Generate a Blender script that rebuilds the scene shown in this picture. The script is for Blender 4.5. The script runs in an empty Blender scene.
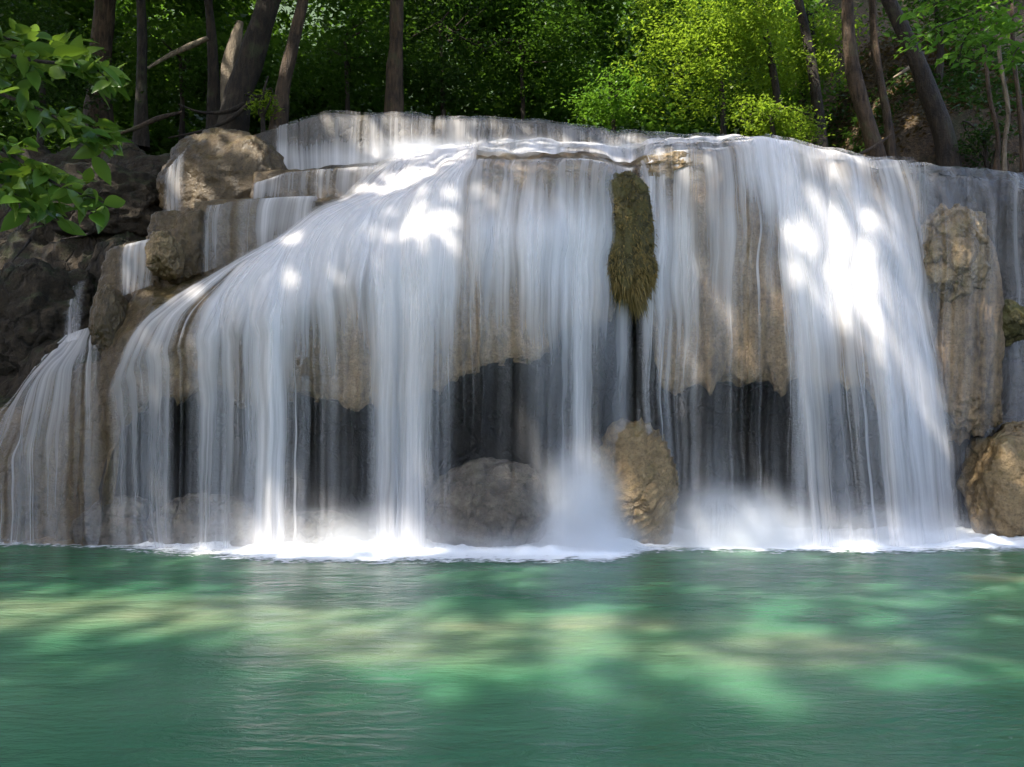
import bpy, math, random
import numpy as np
from mathutils import Vector

sc = bpy.context.scene
COL = sc.collection
R = math.radians
# ------------------------------------------------------------------ camera, sky, sun, exposure
W, H = 1024, 767
FPX = W * 28 / 36
PITCH = R(3.5)
CAMZ = 1.7
cam = bpy.data.cameras.new('camera')
cam.lens = 28
cam.sensor_width = 36
cam.clip_end = 600
cam_o = bpy.data.objects.new('camera', cam)
COL.objects.link(cam_o)
cam_o.location = (0, 0, CAMZ)
cam_o.rotation_euler = (math.pi / 2 + PITCH, 0, 0)
sc.camera = cam_o

SUN = np.array([-0.46, -0.36, 0.81])          # direction towards the sun
SUN = SUN / np.linalg.norm(SUN)
world = bpy.data.worlds.new('World')
sc.world = world
world.use_nodes = True
wn = world.node_tree
bg = wn.nodes['Background']
sky = wn.nodes.new('ShaderNodeTexSky')
sky.sky_type = 'NISHITA'
sky.sun_disc = False
sky.sun_elevation = math.asin(SUN[2])
sky.sun_rotation = math.atan2(SUN[0], SUN[1])
sky.air_density = 1.0
sky.dust_density = 3.0
wn.links.new(sky.outputs[0], bg.inputs[0])
bg.inputs[1].default_value = 0.15
sl = bpy.data.lights.new('sun', 'SUN')
sl.energy = 2.4
sl.angle = R(0.55)
sl.color = (1.0, 0.93, 0.80)
so = bpy.data.objects.new('sun', sl)
COL.objects.link(so)
so.rotation_euler = Vector(SUN).to_track_quat('Z', 'Y').to_euler()
so.location = (-20, -16, 36)
sc.view_settings.view_transform = 'Standard'
sc.view_settings.look = 'None'
sc.view_settings.gamma = 1
sc.view_settings.use_curve_mapping = False
sc.view_settings.exposure = 2.2
sc.render.engine = 'CYCLES'
sc.cycles.use_denoising = True
sc.cycles.max_bounces = 8
sc.cycles.diffuse_bounces = 4
sc.cycles.glossy_bounces = 3
sc.cycles.transmission_bounces = 4
sc.cycles.transparent_max_bounces = 24
sc.cycles.volume_bounces = 6
sc.cycles.sample_clamp_indirect = 6

# ------------------------------------------------------------------ helpers
rng = np.random.default_rng(7)
random.seed(7)
CP, SP = math.cos(PITCH), math.sin(PITCH)


def at(px, py, Y):
    """world point that the photograph shows at pixel (px, py) when it stands Y metres away"""
    px = np.asarray(px, float); py = np.asarray(py, float); Y = np.asarray(Y, float)
    dx = (px - W / 2) / FPX
    dz = (H / 2 - py) / FPX
    ry = CP - dz * SP
    rz = SP + dz * CP
    s = Y / ry
    return np.stack(np.broadcast_arrays(dx * s, Y, CAMZ + rz * s), -1)


def project(P):
    P = np.asarray(P, float)
    d = P - np.array([0, 0, CAMZ])
    f = d[..., 1] * CP + d[..., 2] * SP
    u = -d[..., 1] * SP + d[..., 2] * CP
    f = np.maximum(f, 1e-3)
    return W / 2 + FPX * d[..., 0] / f, H / 2 - FPX * u / f


def _hash(i, j, k, s):
    h = (i * 374761393 + j * 668265263 + k * 2147483647 + s * 144665) & 0xFFFFFFFF
    h = ((h ^ (h >> 13)) * 1274126177) & 0xFFFFFFFF
    h = (h ^ (h >> 16)) & 0xFFFFFFFF
    h = (h * 2246822519) & 0xFFFFFFFF
    return ((h ^ (h >> 15)) & 0xFFFFFF) / float(0xFFFFFF)


def vnoise(x, y, z, s=0):
    x, y, z = np.broadcast_arrays(np.asarray(x, float), np.asarray(y, float), np.asarray(z, float))
    xi, yi, zi = np.floor(x).astype(np.int64), np.floor(y).astype(np.int64), np.floor(z).astype(np.int64)
    fx, fy, fz = x - xi, y - yi, z - zi
    fx, fy, fz = [f * f * f * (f * (f * 6 - 15) + 10) for f in (fx, fy, fz)]
    r = 0
    for a in (0, 1):
        wa = fx if a else 1 - fx
        for b in (0, 1):
            wb = fy if b else 1 - fy
            for c in (0, 1):
                wc = fz if c else 1 - fz
                r = r + wa * wb * wc * _hash(xi + a, yi + b, zi + c, s)
    return r * 2 - 1


def fbm(x, y, z, s=0, o=4):
    r, a, t = 0, 1.0, 0
    for k in range(o):
        r = r + a * vnoise(np.asarray(x) * 2 ** k, np.asarray(y) * 2 ** k, np.asarray(z) * 2 ** k, s + k * 17)
        t += a
        a *= 0.5
    return r / t


def sstep(a, b, x):
    t = np.clip((np.asarray(x, float) - a) / (b - a), 0, 1)
    return t * t * (3 - 2 * t)


def mesh_np(name, verts, faces, mat, parent=None, smooth=True, attrs=None, uv=None):
    verts = np.asarray(verts, np.float32).reshape(-1, 3)
    faces = np.asarray(faces, np.int32)
    n, k = faces.shape
    me = bpy.data.meshes.new(name)
    me.vertices.add(len(verts))
    me.vertices.foreach_set('co', verts.ravel())
    me.loops.add(n * k)
    me.loops.foreach_set('vertex_index', faces.ravel())
    me.polygons.add(n)
    me.polygons.foreach_set('loop_start', np.arange(0, n * k, k, dtype=np.int32))
    if smooth:
        me.polygons.foreach_set('use_smooth', np.ones(n, bool))
    if uv is not None:
        ul = me.uv_layers.new(name='UVMap')
        ul.data.foreach_set('uv', np.asarray(uv, np.float32)[faces.ravel()].ravel())
    for an, av in (attrs or {}).items():
        a = me.attributes.new(an, 'FLOAT', 'POINT')
        a.data.foreach_set('value', np.asarray(av, np.float32).ravel())
    me.update(calc_edges=True)
    me.validate()
    if mat:
        me.materials.append(mat)
    o = bpy.data.objects.new(name, me)
    COL.objects.link(o)
    if parent:
        o.parent = parent
        o.matrix_parent_inverse = parent.matrix_world.inverted() if False else o.matrix_parent_inverse
    return o


def join(parts):
    V, F, o = [], [], 0
    for v, f in parts:
        V.append(v); F.append(f + o); o += len(v)
    return np.vstack(V), np.vstack(F)


def grid_faces(nr, nc):
    a = np.arange(nr * nc).reshape(nr, nc)
    return np.stack([a[:-1, :-1], a[:-1, 1:], a[1:, 1:], a[1:, :-1]], -1).reshape(-1, 4)


def tag(o, label=None, cat=None, group=None, kind=None):
    if label: o['label'] = label
    if cat: o['category'] = cat
    if group: o['group'] = group
    if kind: o['kind'] = kind
    return o


def empty(name, label, cat, group=None):
    """an Empty at the world origin of the thing; parts keep world coordinates through it"""
    o = bpy.data.objects.new(name, None)
    o.empty_display_size = 0.2
    COL.objects.link(o)
    return tag(o, label, cat, group)


# ------------------------------------------------------------------ node helpers
class NT:
    def __init__(self, name):
        self.m = bpy.data.materials.new(name)
        self.m.use_nodes = True
        self.t = self.m.node_tree
        self.t.nodes.clear()
        self.out = self.t.nodes.new('ShaderNodeOutputMaterial')

    def n(self, typ, ins=None, **kw):
        nd = self.t.nodes.new(typ)
        for k, v in kw.items():
            setattr(nd, k, v)
        for k, v in (ins or {}).items():
            self.set(nd.inputs[k], v)
        return nd

    def set(self, sock, v):
        if isinstance(v, bpy.types.NodeSocket):
            self.t.links.new(v, sock)
        elif isinstance(v, bpy.types.Node):
            self.t.links.new(v.outputs[0], sock)
        else:
            if sock.type == 'RGBA' and len(v) == 3:
                v = (*v, 1)
            sock.default_value = v

    def math(self, op, a, b=0.0, clamp=False):
        nd = self.n('ShaderNodeMath', {0: a, 1: b}, operation=op)
        nd.use_clamp = clamp
        return nd.outputs[0]

    def mix(self, f, a, b):
        nd = self.n('ShaderNodeMix', data_type='RGBA')
        self.set(nd.inputs[0], f)
        self.set(nd.inputs[6], a)
        self.set(nd.inputs[7], b)
        return nd.outputs[2]

    def ramp(self, f, lo, hi):
        nd = self.n('ShaderNodeMapRange', {0: f, 1: lo, 2: hi, 3: 0.0, 4: 1.0}, interpolation_type='SMOOTHSTEP')
        return nd.outputs[0]

    def noise(self, vec, scale, detail=4, rough=0.55, dist=0.0):
        nd = self.n('ShaderNodeTexNoise', {'Vector': vec, 'Scale': scale, 'Detail': detail, 'Roughness': rough, 'Distortion': dist})
        return nd.outputs[0]

    def scaled(self, vec, s, off=(0, 0, 0)):
        nd = self.n('ShaderNodeMapping', {'Vector': vec, 'Scale': s, 'Location': off})
        return nd.outputs[0]

    def finish(self, shader):
        self.set(self.out.inputs[0], shader)
        return self.m


def rock_material(name, dark, mid, light, moss=0.4, rough=0.55, streak=1.0, bump=0.5, mosscol=(0.085, 0.085, 0.022), cracks=0.75):
    b = NT(name)
    pos = b.n('ShaderNodeNewGeometry')
    P = pos.outputs['Position']
    n1 = b.noise(P, 1.1, 5, 0.6)
    n2 = b.noise(b.scaled(P, (5.5, 5.5, 0.55)), 1.0, 5, 0.6, 0.4)
    n3 = b.noise(P, 9, 6, 0.65)
    n4 = b.noise(P, 30, 4, 0.7)
    f = b.math('ADD', b.math('MULTIPLY', n1, 0.5), b.math('MULTIPLY', n2, 0.5 * streak))
    f = b.math('ADD', f, b.math('MULTIPLY', b.math('SUBTRACT', n3, 0.5), 0.55))
    c = b.mix(b.ramp(f, 0.30 + 0.25 * (streak - 1), 0.52 + 0.25 * (streak - 1)), dark, mid)
    c = b.mix(b.ramp(f, 0.50 + 0.25 * (streak - 1), 0.74 + 0.25 * (streak - 1)), c, light)
    nz = b.n('ShaderNodeSeparateXYZ', {0: pos.outputs['Normal']}).outputs[2]
    mf = b.math('ADD', b.math('MULTIPLY', nz, 0.45), b.math('MULTIPLY', b.math('SUBTRACT', b.noise(P, 2.6, 5, 0.65), 0.5), 2.2))
    mf = b.math('MULTIPLY', b.ramp(mf, 0.12, 0.55), moss)
    c = b.mix(mf, c, mosscol)
    vor = b.n('ShaderNodeTexVoronoi', {'Vector': b.scaled(P, (3.2, 3.2, 2.4)), 'Scale': 1.0, 'Detail': 2.0}, feature='DISTANCE_TO_EDGE').outputs[0]
    crk = b.math('MULTIPLY', b.ramp(vor, 0.10, 0.0), b.ramp(n1, 0.42, 0.6))
    c = b.mix(b.math('MULTIPLY', b.ramp(n4, 0.50, 0.66), 0.7), c, dark)
    c = b.mix(b.math('MULTIPLY', crk, cracks), c, dark)
    hgt = b.math('ADD', b.math('MULTIPLY', n3, 0.7), b.math('MULTIPLY', n4, 0.35))
    hgt = b.math('ADD', hgt, b.math('MULTIPLY', n2, 0.6 * streak))
    hgt = b.math('SUBTRACT', hgt, b.math('MULTIPLY', crk, cracks * 1.05))
    bp = b.n('ShaderNodeBump', {'Strength': bump, 'Distance': 0.13, 'Height': hgt})
    rg = b.math('ADD', b.math('MULTIPLY', n1, 0.3), rough - 0.15)
    p = b.n('ShaderNodeBsdfPrincipled', {'Base Color': c, 'Roughness': rg, 'Normal': bp.outputs[0]})
    return b.finish(p)


def leaf_material(name, c1, c2, trans=0.45, rough=0.45):
    b = NT(name)
    g = b.n('ShaderNodeNewGeometry')
    c = b.mix(g.outputs['Random Per Island'], c1, c2)
    tr = b.mix(0.5, c, (c2[0] * 1.8, c2[1] * 1.7, c2[2] * 0.8))
    p = b.n('ShaderNodeBsdfPrincipled', {'Base Color': c, 'Roughness': rough})
    t = b.n('ShaderNodeBsdfTranslucent', {0: tr})
    m = b.n('ShaderNodeMixShader', {0: trans, 1: p.outputs[0], 2: t.outputs[0]})
    return b.finish(m)


def bark_material(name, dark, light, scale=1.0):
    b = NT(name)
    P = b.n('ShaderNodeNewGeometry').outputs['Position']
    n1 = b.noise(b.scaled(P, (9 * scale, 9 * scale, 1.6 * scale)), 1.0, 6, 0.65, 0.6)
    n2 = b.noise(P, 2.2, 4, 0.6)
    n3 = b.noise(P, 26, 4, 0.6)
    f = b.math('ADD', b.math('MULTIPLY', n1, 0.65), b.math('MULTIPLY', n2, 0.35))
    c = b.mix(b.ramp(f, 0.36, 0.66), dark, light)
    c = b.mix(b.math('MULTIPLY', b.ramp(n2, 0.55, 0.7), 0.5), c, (0.06, 0.075, 0.03))
    bp = b.n('ShaderNodeBump', {'Strength': 0.9, 'Distance': 0.09, 'Height': b.math('ADD', n1, b.math('MULTIPLY', n3, 0.4))})
    p = b.n('ShaderNodeBsdfPrincipled', {'Base Color': c, 'Roughness': 0.8, 'Normal': bp.outputs[0]})
    return b.finish(p)


def water_veil_material(name, seed, fine=1.0, amp=3.8, tint=(0.95, 0.93, 0.945)):
    b = NT(name)
    uv = b.n('ShaderNodeUVMap').outputs[0]
    d = b.n('ShaderNodeAttribute', attribute_name='dens').outputs['Fac']
    warp = b.noise(b.scaled(uv, (0.7, 0.5, 1), (seed * 3.1, 0, 0)), 1.0, 2)
    off = b.n('ShaderNodeCombineXYZ', {0: b.math('MULTIPLY', b.math('SUBTRACT', warp, 0.5), 0.24)})
    v2 = b.n('ShaderNodeVectorMath', {0: uv, 1: off.outputs[0]}, operation='ADD').outputs[0]
    n1 = b.noise(b.scaled(v2, (3.0 * fine, 0.09, 1), (seed * 7.3, seed, 0)), 1.0, 3, 0.5)
    n2 = b.noise(b.scaled(v2, (10 * fine, 0.13, 1), (seed * 5.1, seed * 2, 0)), 1.0, 3, 0.55)
    n3 = b.noise(b.scaled(v2, (32 * fine, 0.3, 1), (seed * 2.7, seed * 3, 0)), 1.0, 3, 0.6)
    n0 = b.noise(b.scaled(v2, (1.1 * fine, 0.05, 1), (seed * 1.7, seed * 4, 0)), 1.0, 2, 0.5)
    s = b.math('ADD', b.math('MULTIPLY', n1, 0.45), b.math('MULTIPLY', n2, 0.29))
    s = b.math('ADD', s, b.math('MULTIPLY', n3, 0.04))
    s = b.math('ADD', s, b.math('MULTIPLY', n0, 0.22))
    k = b.math('ADD', b.math('MULTIPLY', b.math('MULTIPLY', d, b.math('SUBTRACT', 1.06, d)), 4.0 * amp), 0.0)
    a = b.math('ADD', d, b.math('MULTIPLY', b.math('SUBTRACT', s, 0.5), k), clamp=True)
    t1 = b.noise(b.scaled(v2, (17 * fine, 0.07, 1), (seed * 3.3, seed * 5, 0)), 1.0, 2, 0.5)
    t2 = b.noise(b.scaled(v2, (40 * fine, 0.12, 1), (seed * 6.1, seed * 9, 0)), 1.0, 2, 0.5)
    th = b.math('MAXIMUM', b.math('MULTIPLY', b.ramp(t1, 0.56, 0.74), 0.55), b.math('MULTIPLY', b.ramp(t2, 0.57, 0.75), 0.42))
    th = b.math('MULTIPLY', th, b.math('MULTIPLY', d, 6.0, clamp=True))
    clus = b.noise(b.scaled(v2, (4.5 * fine, 0.05, 1), (seed * 8.3, seed * 2, 0)), 1.0, 2, 0.5)
    th = b.math('MULTIPLY', th, b.ramp(clus, 0.33, 0.56))
    a = b.math('MAXIMUM', a, th)
    a = b.math('MULTIPLY', a, 0.965)
    bp = b.n('ShaderNodeBump', {'Strength': 0.25, 'Distance': 0.08, 'Height': b.math('ADD', s, b.math('MULTIPLY', n2, 0.4))})
    df = b.n('ShaderNodeBsdfDiffuse', {0: tint, 'Normal': bp.outputs[0]})
    tl = b.n('ShaderNodeBsdfTranslucent', {0: tint})
    w = b.n('ShaderNodeMixShader', {0: 0.33, 1: df.outputs[0], 2: tl.outputs[0]})
    tp = b.n('ShaderNodeBsdfTransparent', {0: (1, 1, 1)})
    m = b.n('ShaderNodeMixShader', {0: a, 1: tp.outputs[0], 2: w.outputs[0]})
    return b.finish(m)


M = {}
M['cliff'] = rock_material('travertine', (0.075, 0.05, 0.03), (0.24, 0.16, 0.085), (0.40, 0.29, 0.17), 0.35, 0.5, 1.15, 0.7, cracks=0.15)
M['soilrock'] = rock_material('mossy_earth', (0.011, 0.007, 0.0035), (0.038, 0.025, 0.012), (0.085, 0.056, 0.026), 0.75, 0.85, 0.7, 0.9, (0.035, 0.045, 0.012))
M['ledge'] = rock_material('wet_golden_travertine', (0.032, 0.021, 0.010), (0.11, 0.072, 0.032), (0.21, 0.15, 0.072), 0.35, 0.32, 1.0, 0.6, (0.09, 0.075, 0.015), 0.25)
M['wetbrown'] = rock_material('wet_brown_stone', (0.016, 0.012, 0.008), (0.055, 0.04, 0.025), (0.12, 0.09, 0.058), 0.25, 0.35, 1.0, 0.6)
M['cave'] = rock_material('shade_dark_wet_rock', (0.008, 0.007, 0.006), (0.022, 0.018, 0.014), (0.05, 0.04, 0.03), 0.2, 0.45, 1.0, 0.6, (0.02, 0.025, 0.012))  # wet rock darkened so the cave's shade sits in its colour
M['boulder'] = rock_material('wet_stone', (0.045, 0.038, 0.032), (0.13, 0.105, 0.08), (0.24, 0.20, 0.15), 0.15, 0.4, 0.6, 0.7)
M['tanrock'] = rock_material('tan_stone', (0.10, 0.065, 0.03), (0.27, 0.185, 0.09), (0.42, 0.32, 0.18), 0.45, 0.45, 0.8, 0.7, (0.13, 0.11, 0.025))
M['mossrock'] = rock_material('mossy_stone', (0.05, 0.04, 0.015), (0.12, 0.10, 0.03), (0.22, 0.17, 0.07), 0.7, 0.8, 0.8, 0.9, (0.10, 0.105, 0.02))
M['bark_dark'] = bark_material('dark_bark', (0.010, 0.007, 0.005), (0.05, 0.034, 0.021), 1.6)
M['bark_mid'] = bark_material('brown_bark', (0.020, 0.012, 0.007), (0.12, 0.075, 0.042), 1.6)
M['bark_pale'] = bark_material('pale_bark', (0.10, 0.075, 0.05), (0.34, 0.27, 0.19))
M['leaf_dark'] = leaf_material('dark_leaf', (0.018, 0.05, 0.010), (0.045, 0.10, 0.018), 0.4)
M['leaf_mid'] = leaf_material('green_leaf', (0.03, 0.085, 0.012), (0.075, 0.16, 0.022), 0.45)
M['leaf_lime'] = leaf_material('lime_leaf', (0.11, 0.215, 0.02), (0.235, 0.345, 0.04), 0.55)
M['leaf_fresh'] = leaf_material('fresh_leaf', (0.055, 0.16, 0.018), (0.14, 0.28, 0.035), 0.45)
M['leaf_broad'] = leaf_material('broad_leaf', (0.04, 0.11, 0.015), (0.12, 0.20, 0.03), 0.4, 0.32)
M['leaf_dry'] = leaf_material('dry_leaf', (0.07, 0.045, 0.02), (0.16, 0.11, 0.05), 0.2, 0.7)
M['moss'] = leaf_material('hanging_moss', (0.07, 0.055, 0.015), (0.30, 0.215, 0.07), 0.3, 0.8)
M['veil_a'] = water_veil_material('falling_water', 1.0)
M['veil_b'] = water_veil_material('falling_water_inner', 4.0, 1.3, 4.0)
M['veil_c'] = water_veil_material('thin_falling_water', 9.0, 1.5, 3.0)

# ------------------------------------------------------------------ sun gaps in the tree cover (pixels of the places the photo shows in sun)
SUNNY = [(430, 238, 85, 42), (845, 235, 75, 85), (765, 160, 70, 26), (160, 258, 26, 26), (950, 240, 26, 40), (230, 60, 22, 50),
         (720, 70, 110, 90), (585, 80, 60, 46), (690, 150, 60, 16), (190, 48, 28, 14), (480, 50, 40, 30), (640, 110, 40, 30),
         (125, 612, 190, 48), (430, 640, 210, 62), (300, 612, 90, 22), (570, 630, 110, 36), (790, 640, 230, 66), (1000, 590, 60, 20), (940, 650, 90, 50),
         (330, 552, 120, 6), (850, 543, 150, 9), (578, 500, 55, 42), (750, 520, 90, 36), (855, 60, 18, 90), (800, 20, 50, 40), (520, 205, 60, 36), (625, 230, 30, 50),
         (640, 490, 30, 40), (1005, 490, 28, 34), (740, 290, 50, 60), (905, 330, 26, 60), (470, 310, 22, 40), (600, 300, 20, 60), (265, 300, 20, 30),
         (540, 150, 60, 10), (900, 60, 14, 50), (520, 55, 110, 50), (860, 30, 70, 40), (650, 40, 40, 50), (440, 90, 40, 20)]
NEAR_SUNNY = [(21.0, 530, 50, 120, 60), (20.5, 430, 40, 50, 50), (23.5, 640, 40, 70, 60), (20.6, 800, 60, 60, 90), (18.8, 610, 90, 60, 40),
              (6.6, 55, 170, 62, 62), (6.6, 85, 80, 30, 24), (11.2, 965, 25, 80, 60)]


def shade_keep(P, margin=1.0):
    """False where a leaf spray at P would throw its shadow into one of the sunny gaps"""
    P = np.asarray(P, float)

    def back(axis, val):
        s = (P[:, axis] - val) / SUN[axis]
        return P - SUN * s[:, None], s
    Q0, _ = back(1, 12.0)
    Qp, _ = back(2, 0.0)
    Qf, sf = back(1, 18.5)
    Qt, _ = back(1, 13.4)
    T = np.where((Q0[:, 2] < 0)[:, None], Qp, np.where((Q0[:, 2] < 5.8)[:, None], Q0, np.where((Qt[:, 2] < 6.5)[:, None], Qt, Qf)))
    x, y = project(T)
    keep = np.ones(len(P), bool)
    soft = 0.35 + 1.4 * np.random.default_rng(len(P)).random(len(P))
    q2 = np.random.default_rng(len(P) + 1).random(len(P))
    for cx, cy, rx, ry in SUNNY:
        r = ((x - cx) / rx) ** 2 + ((y - cy) / ry) ** 2
        if cy > 560:                                  # over the pool the cover only thins out, wide and ragged
            keep &= q2 > 0.82 * (1 - sstep(0.1, 2.6, r))
        else:
            keep &= r > soft
    for Yn, cx, cy, rx, ry in NEAR_SUNNY:
        x, y = project(back(1, Yn)[0])
        keep &= ((x - cx) / rx) ** 2 + ((y - cy) / ry) ** 2 > soft
    return keep


# ------------------------------------------------------------------ the cliff: one profile (y, z) per station across the fall
#        px:   t3 lower edge   t4 belly       t5 lip         t6 terrace     t7 step        t8 wall foot   t9 top lip   cave
ST = {
    -160: [(556, 12.6), (480, 12.9), (440, 13.4), (410, 14.0), (340, 15.2), (270, 16.2), (160, 18.0), 0.3],
    -80: [(556, 12.4), (475, 12.7), (432, 13.2), (405, 13.8), (335, 15.0), (262, 16.0), (158, 17.8), 0.3],
    0: [(556, 12.2), (465, 12.45), (420, 12.8), (390, 13.3), (320, 14.5), (250, 15.5), (155, 17.5), 0.3],
    60: [(556, 12.1), (440, 12.35), (374, 12.6), (352, 13.0), (295, 14.2), (242, 15.2), (155, 17.0), 0.3],
    95: [(556, 12.1), (430, 12.3), (362, 12.5), (340, 12.9), (285, 14.0), (240, 14.9), (152, 16.8), 0.4],
    122: [(440, 12.1), (385, 12.05), (330, 12.3), (305, 12.7), (255, 13.6), (232, 14.4), (150, 16.3), 1.2],
    150: [(400, 12.0), (358, 11.98), (308, 12.4), (284, 13.1), (242, 14.2), (225, 14.9), (150, 15.9), 1.9],
    200: [(392, 11.9), (345, 11.85), (290, 12.3), (268, 13.3), (216, 14.1), (203, 14.7), (152, 15.3), 2.2],
    260: [(400, 11.8), (330, 11.8), (264, 12.3), (246, 13.2), (206, 14.1), (186, 14.8), (132, 15.4), 2.2],
    330: [(410, 11.8), (300, 11.8), (226, 12.3), (207, 13.0), (180, 14.3), (168, 15.0), (113, 15.3), 2.2],
    400: [(402, 11.8), (275, 11.75), (208, 12.3), (190, 12.9), (166, 13.8), (158, 15.0), (114, 15.4), 2.2],
    470: [(380, 11.8), (260, 11.7), (186, 12.1), (172, 12.5), (155, 13.8), (150, 15.0), (117, 15.4), 2.3],
    540: [(355, 11.8), (250, 11.7), (172, 12.0), (166, 12.4), (150, 13.8), (146, 15.0), (121, 15.5), 2.3],
    600: [(325, 11.9), (250, 11.9), (173, 12.1), (167, 12.5), (152, 13.8), (150, 15.0), (128, 15.6), 2.2],
    630: [(300, 12.6), (240, 12.5), (185, 12.5), (172, 12.9), (158, 13.8), (152, 15.0), (132, 15.7), 2.0],
    660: [(380, 12.5), (260, 12.4), (166, 12.6), (159, 13.0), (151, 13.9), (147, 15.0), (135, 15.8), 2.2],
    710: [(392, 12.35), (260, 12.25), (160, 12.45), (153, 12.9), (147, 13.9), (144, 15.0), (136, 15.8), 2.4],
    760: [(389, 12.3), (240, 12.3), (152, 12.6), (148, 13.0), (146, 13.9), (144, 15.0), (140, 15.8), 2.4],
    820: [(386, 12.4), (260, 12.3), (168, 12.6), (164, 13.0), (161, 13.8), (159, 14.6), (151, 15.5), 2.1],
    880: [(390, 12.4), (260, 12.3), (171, 12.6), (168, 13.0), (166, 13.8), (165, 14.4), (161, 15.0), 1.7],
    930: [(425, 12.8), (300, 12.8), (174, 12.7), (171, 13.1), (169, 13.8), (168, 14.4), (166, 14.8), 0.4],
    985: [(430, 13.3), (300, 13.4), (178, 13.2), (175, 13.6), (173, 14.0), (172, 14.4), (170, 14.9), 0.4],
    1040: [(430, 13.4), (300, 13.5), (186, 13.3), (182, 13.6), (178, 14.0), (176, 14.4), (174, 14.9), 0.3],
    1200: [(430, 13.5), (300, 13.6), (196, 13.5), (192, 13.8), (188, 14.2), (186, 14.6), (184, 15.0), 0.3],
}
SX = np.array(sorted(ST))
NT_ = 12                                                   # t = 0 .. 11


def _station(px):
    v = ST[px]
    cave = v[7]
    lo = v[0]
    pts = [at(px, *q)[1:] for q in v[:7]]                  # (y, z) of t3..t9
    y3, z3 = pts[0]
    back = lo[1] + cave
    base = [(back, -0.7), (back + 0.05, z3 * 0.5), (back - 0.35 * cave, z3 + 0.05 + 0.12 * cave)]
    y9, z9 = pts[-1]
    top = [(y9 + 1.3, z9 - 0.05), (y9 + 4.5, z9 - 0.35)]
    return np.array(base + [tuple(p) for p in pts] + top)


TAB = np.stack([_station(p) for p in SX])                  # (stations, 12, 2)


def cliff_pt(px, t, lobes=True, scallop=True):
    """point on the smooth rock face for image column px and profile parameter t"""
    px, t = np.broadcast_arrays(np.asarray(px, float), np.asarray(t, float))
    shp = px.shape
    px = px.ravel(); t = np.clip(t.ravel(), 0, NT_ - 1.0001)
    i = np.clip(np.searchsorted(SX, px) - 1, 0, len(SX) - 2)
    f = np.clip((px - SX[i]) / (SX[i + 1] - SX[i]), 0, 1)
    f = 0.5 * f + 0.5 * f * f * (3 - 2 * f)
    k = np.floor(t).astype(int)
    g = t - k

    def row(kk):
        kk = np.clip(kk, 0, NT_ - 1)
        return TAB[i, kk] * (1 - f)[:, None] + TAB[i + 1, kk] * f[:, None]
    p0, p1, p2, p3 = row(k - 1), row(k), row(k + 1), row(k + 2)
    g = g[:, None]
    c = 0.5                                                 # a slightly tightened Catmull-Rom
    m1, m2 = c * (p2 - p0) * 0.8, c * (p3 - p1) * 0.8
    q = (2 * g ** 3 - 3 * g ** 2 + 1) * p1 + (g ** 3 - 2 * g ** 2 + g) * m1 + (-2 * g ** 3 + 3 * g ** 2) * p2 + (g ** 3 - g ** 2) * m2
    y, z = q[:, 0], q[:, 1]
    if lobes:
        lw = sstep(1.5, 3.2, t) * (1 - sstep(6.0, 7.5, t) * 0.6)
        y = y + lw * (0.17 * vnoise(px / 38.0, t * 0.35, 3.3, 5) + 0.08 * vnoise(px / 15.0, t * 0.5, 1.7, 9))
        if scallop:
          z = z + sstep(2.5, 3.0, t) * (1 - sstep(3.3, 4.2, t)) * (0.30 * vnoise(px / 26.0, 0.5, 7.7, 12) + 0.2 * vnoise(px / 9.0, 2.5, 7.7, 13) + 0.06 * vnoise(px / 3.7, 1.5, 7.7, 14))
        z = z + sstep(4.4, 5, t) * 0.05 * vnoise(px / 18.0, t * 0.6, 5.1, 31)
    x = (px - W / 2) / FPX * (y * CP + (z - CAMZ) * SP)
    return np.stack([x, y, z], -1).reshape(*shp, 3)


def grid_normals(P):
    du = np.gradient(P, axis=1)
    dv = np.gradient(P, axis=0)
    n = np.cross(du, dv)
    n /= np.maximum(np.linalg.norm(n, axis=-1, keepdims=True), 1e-6)
    return n


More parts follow.
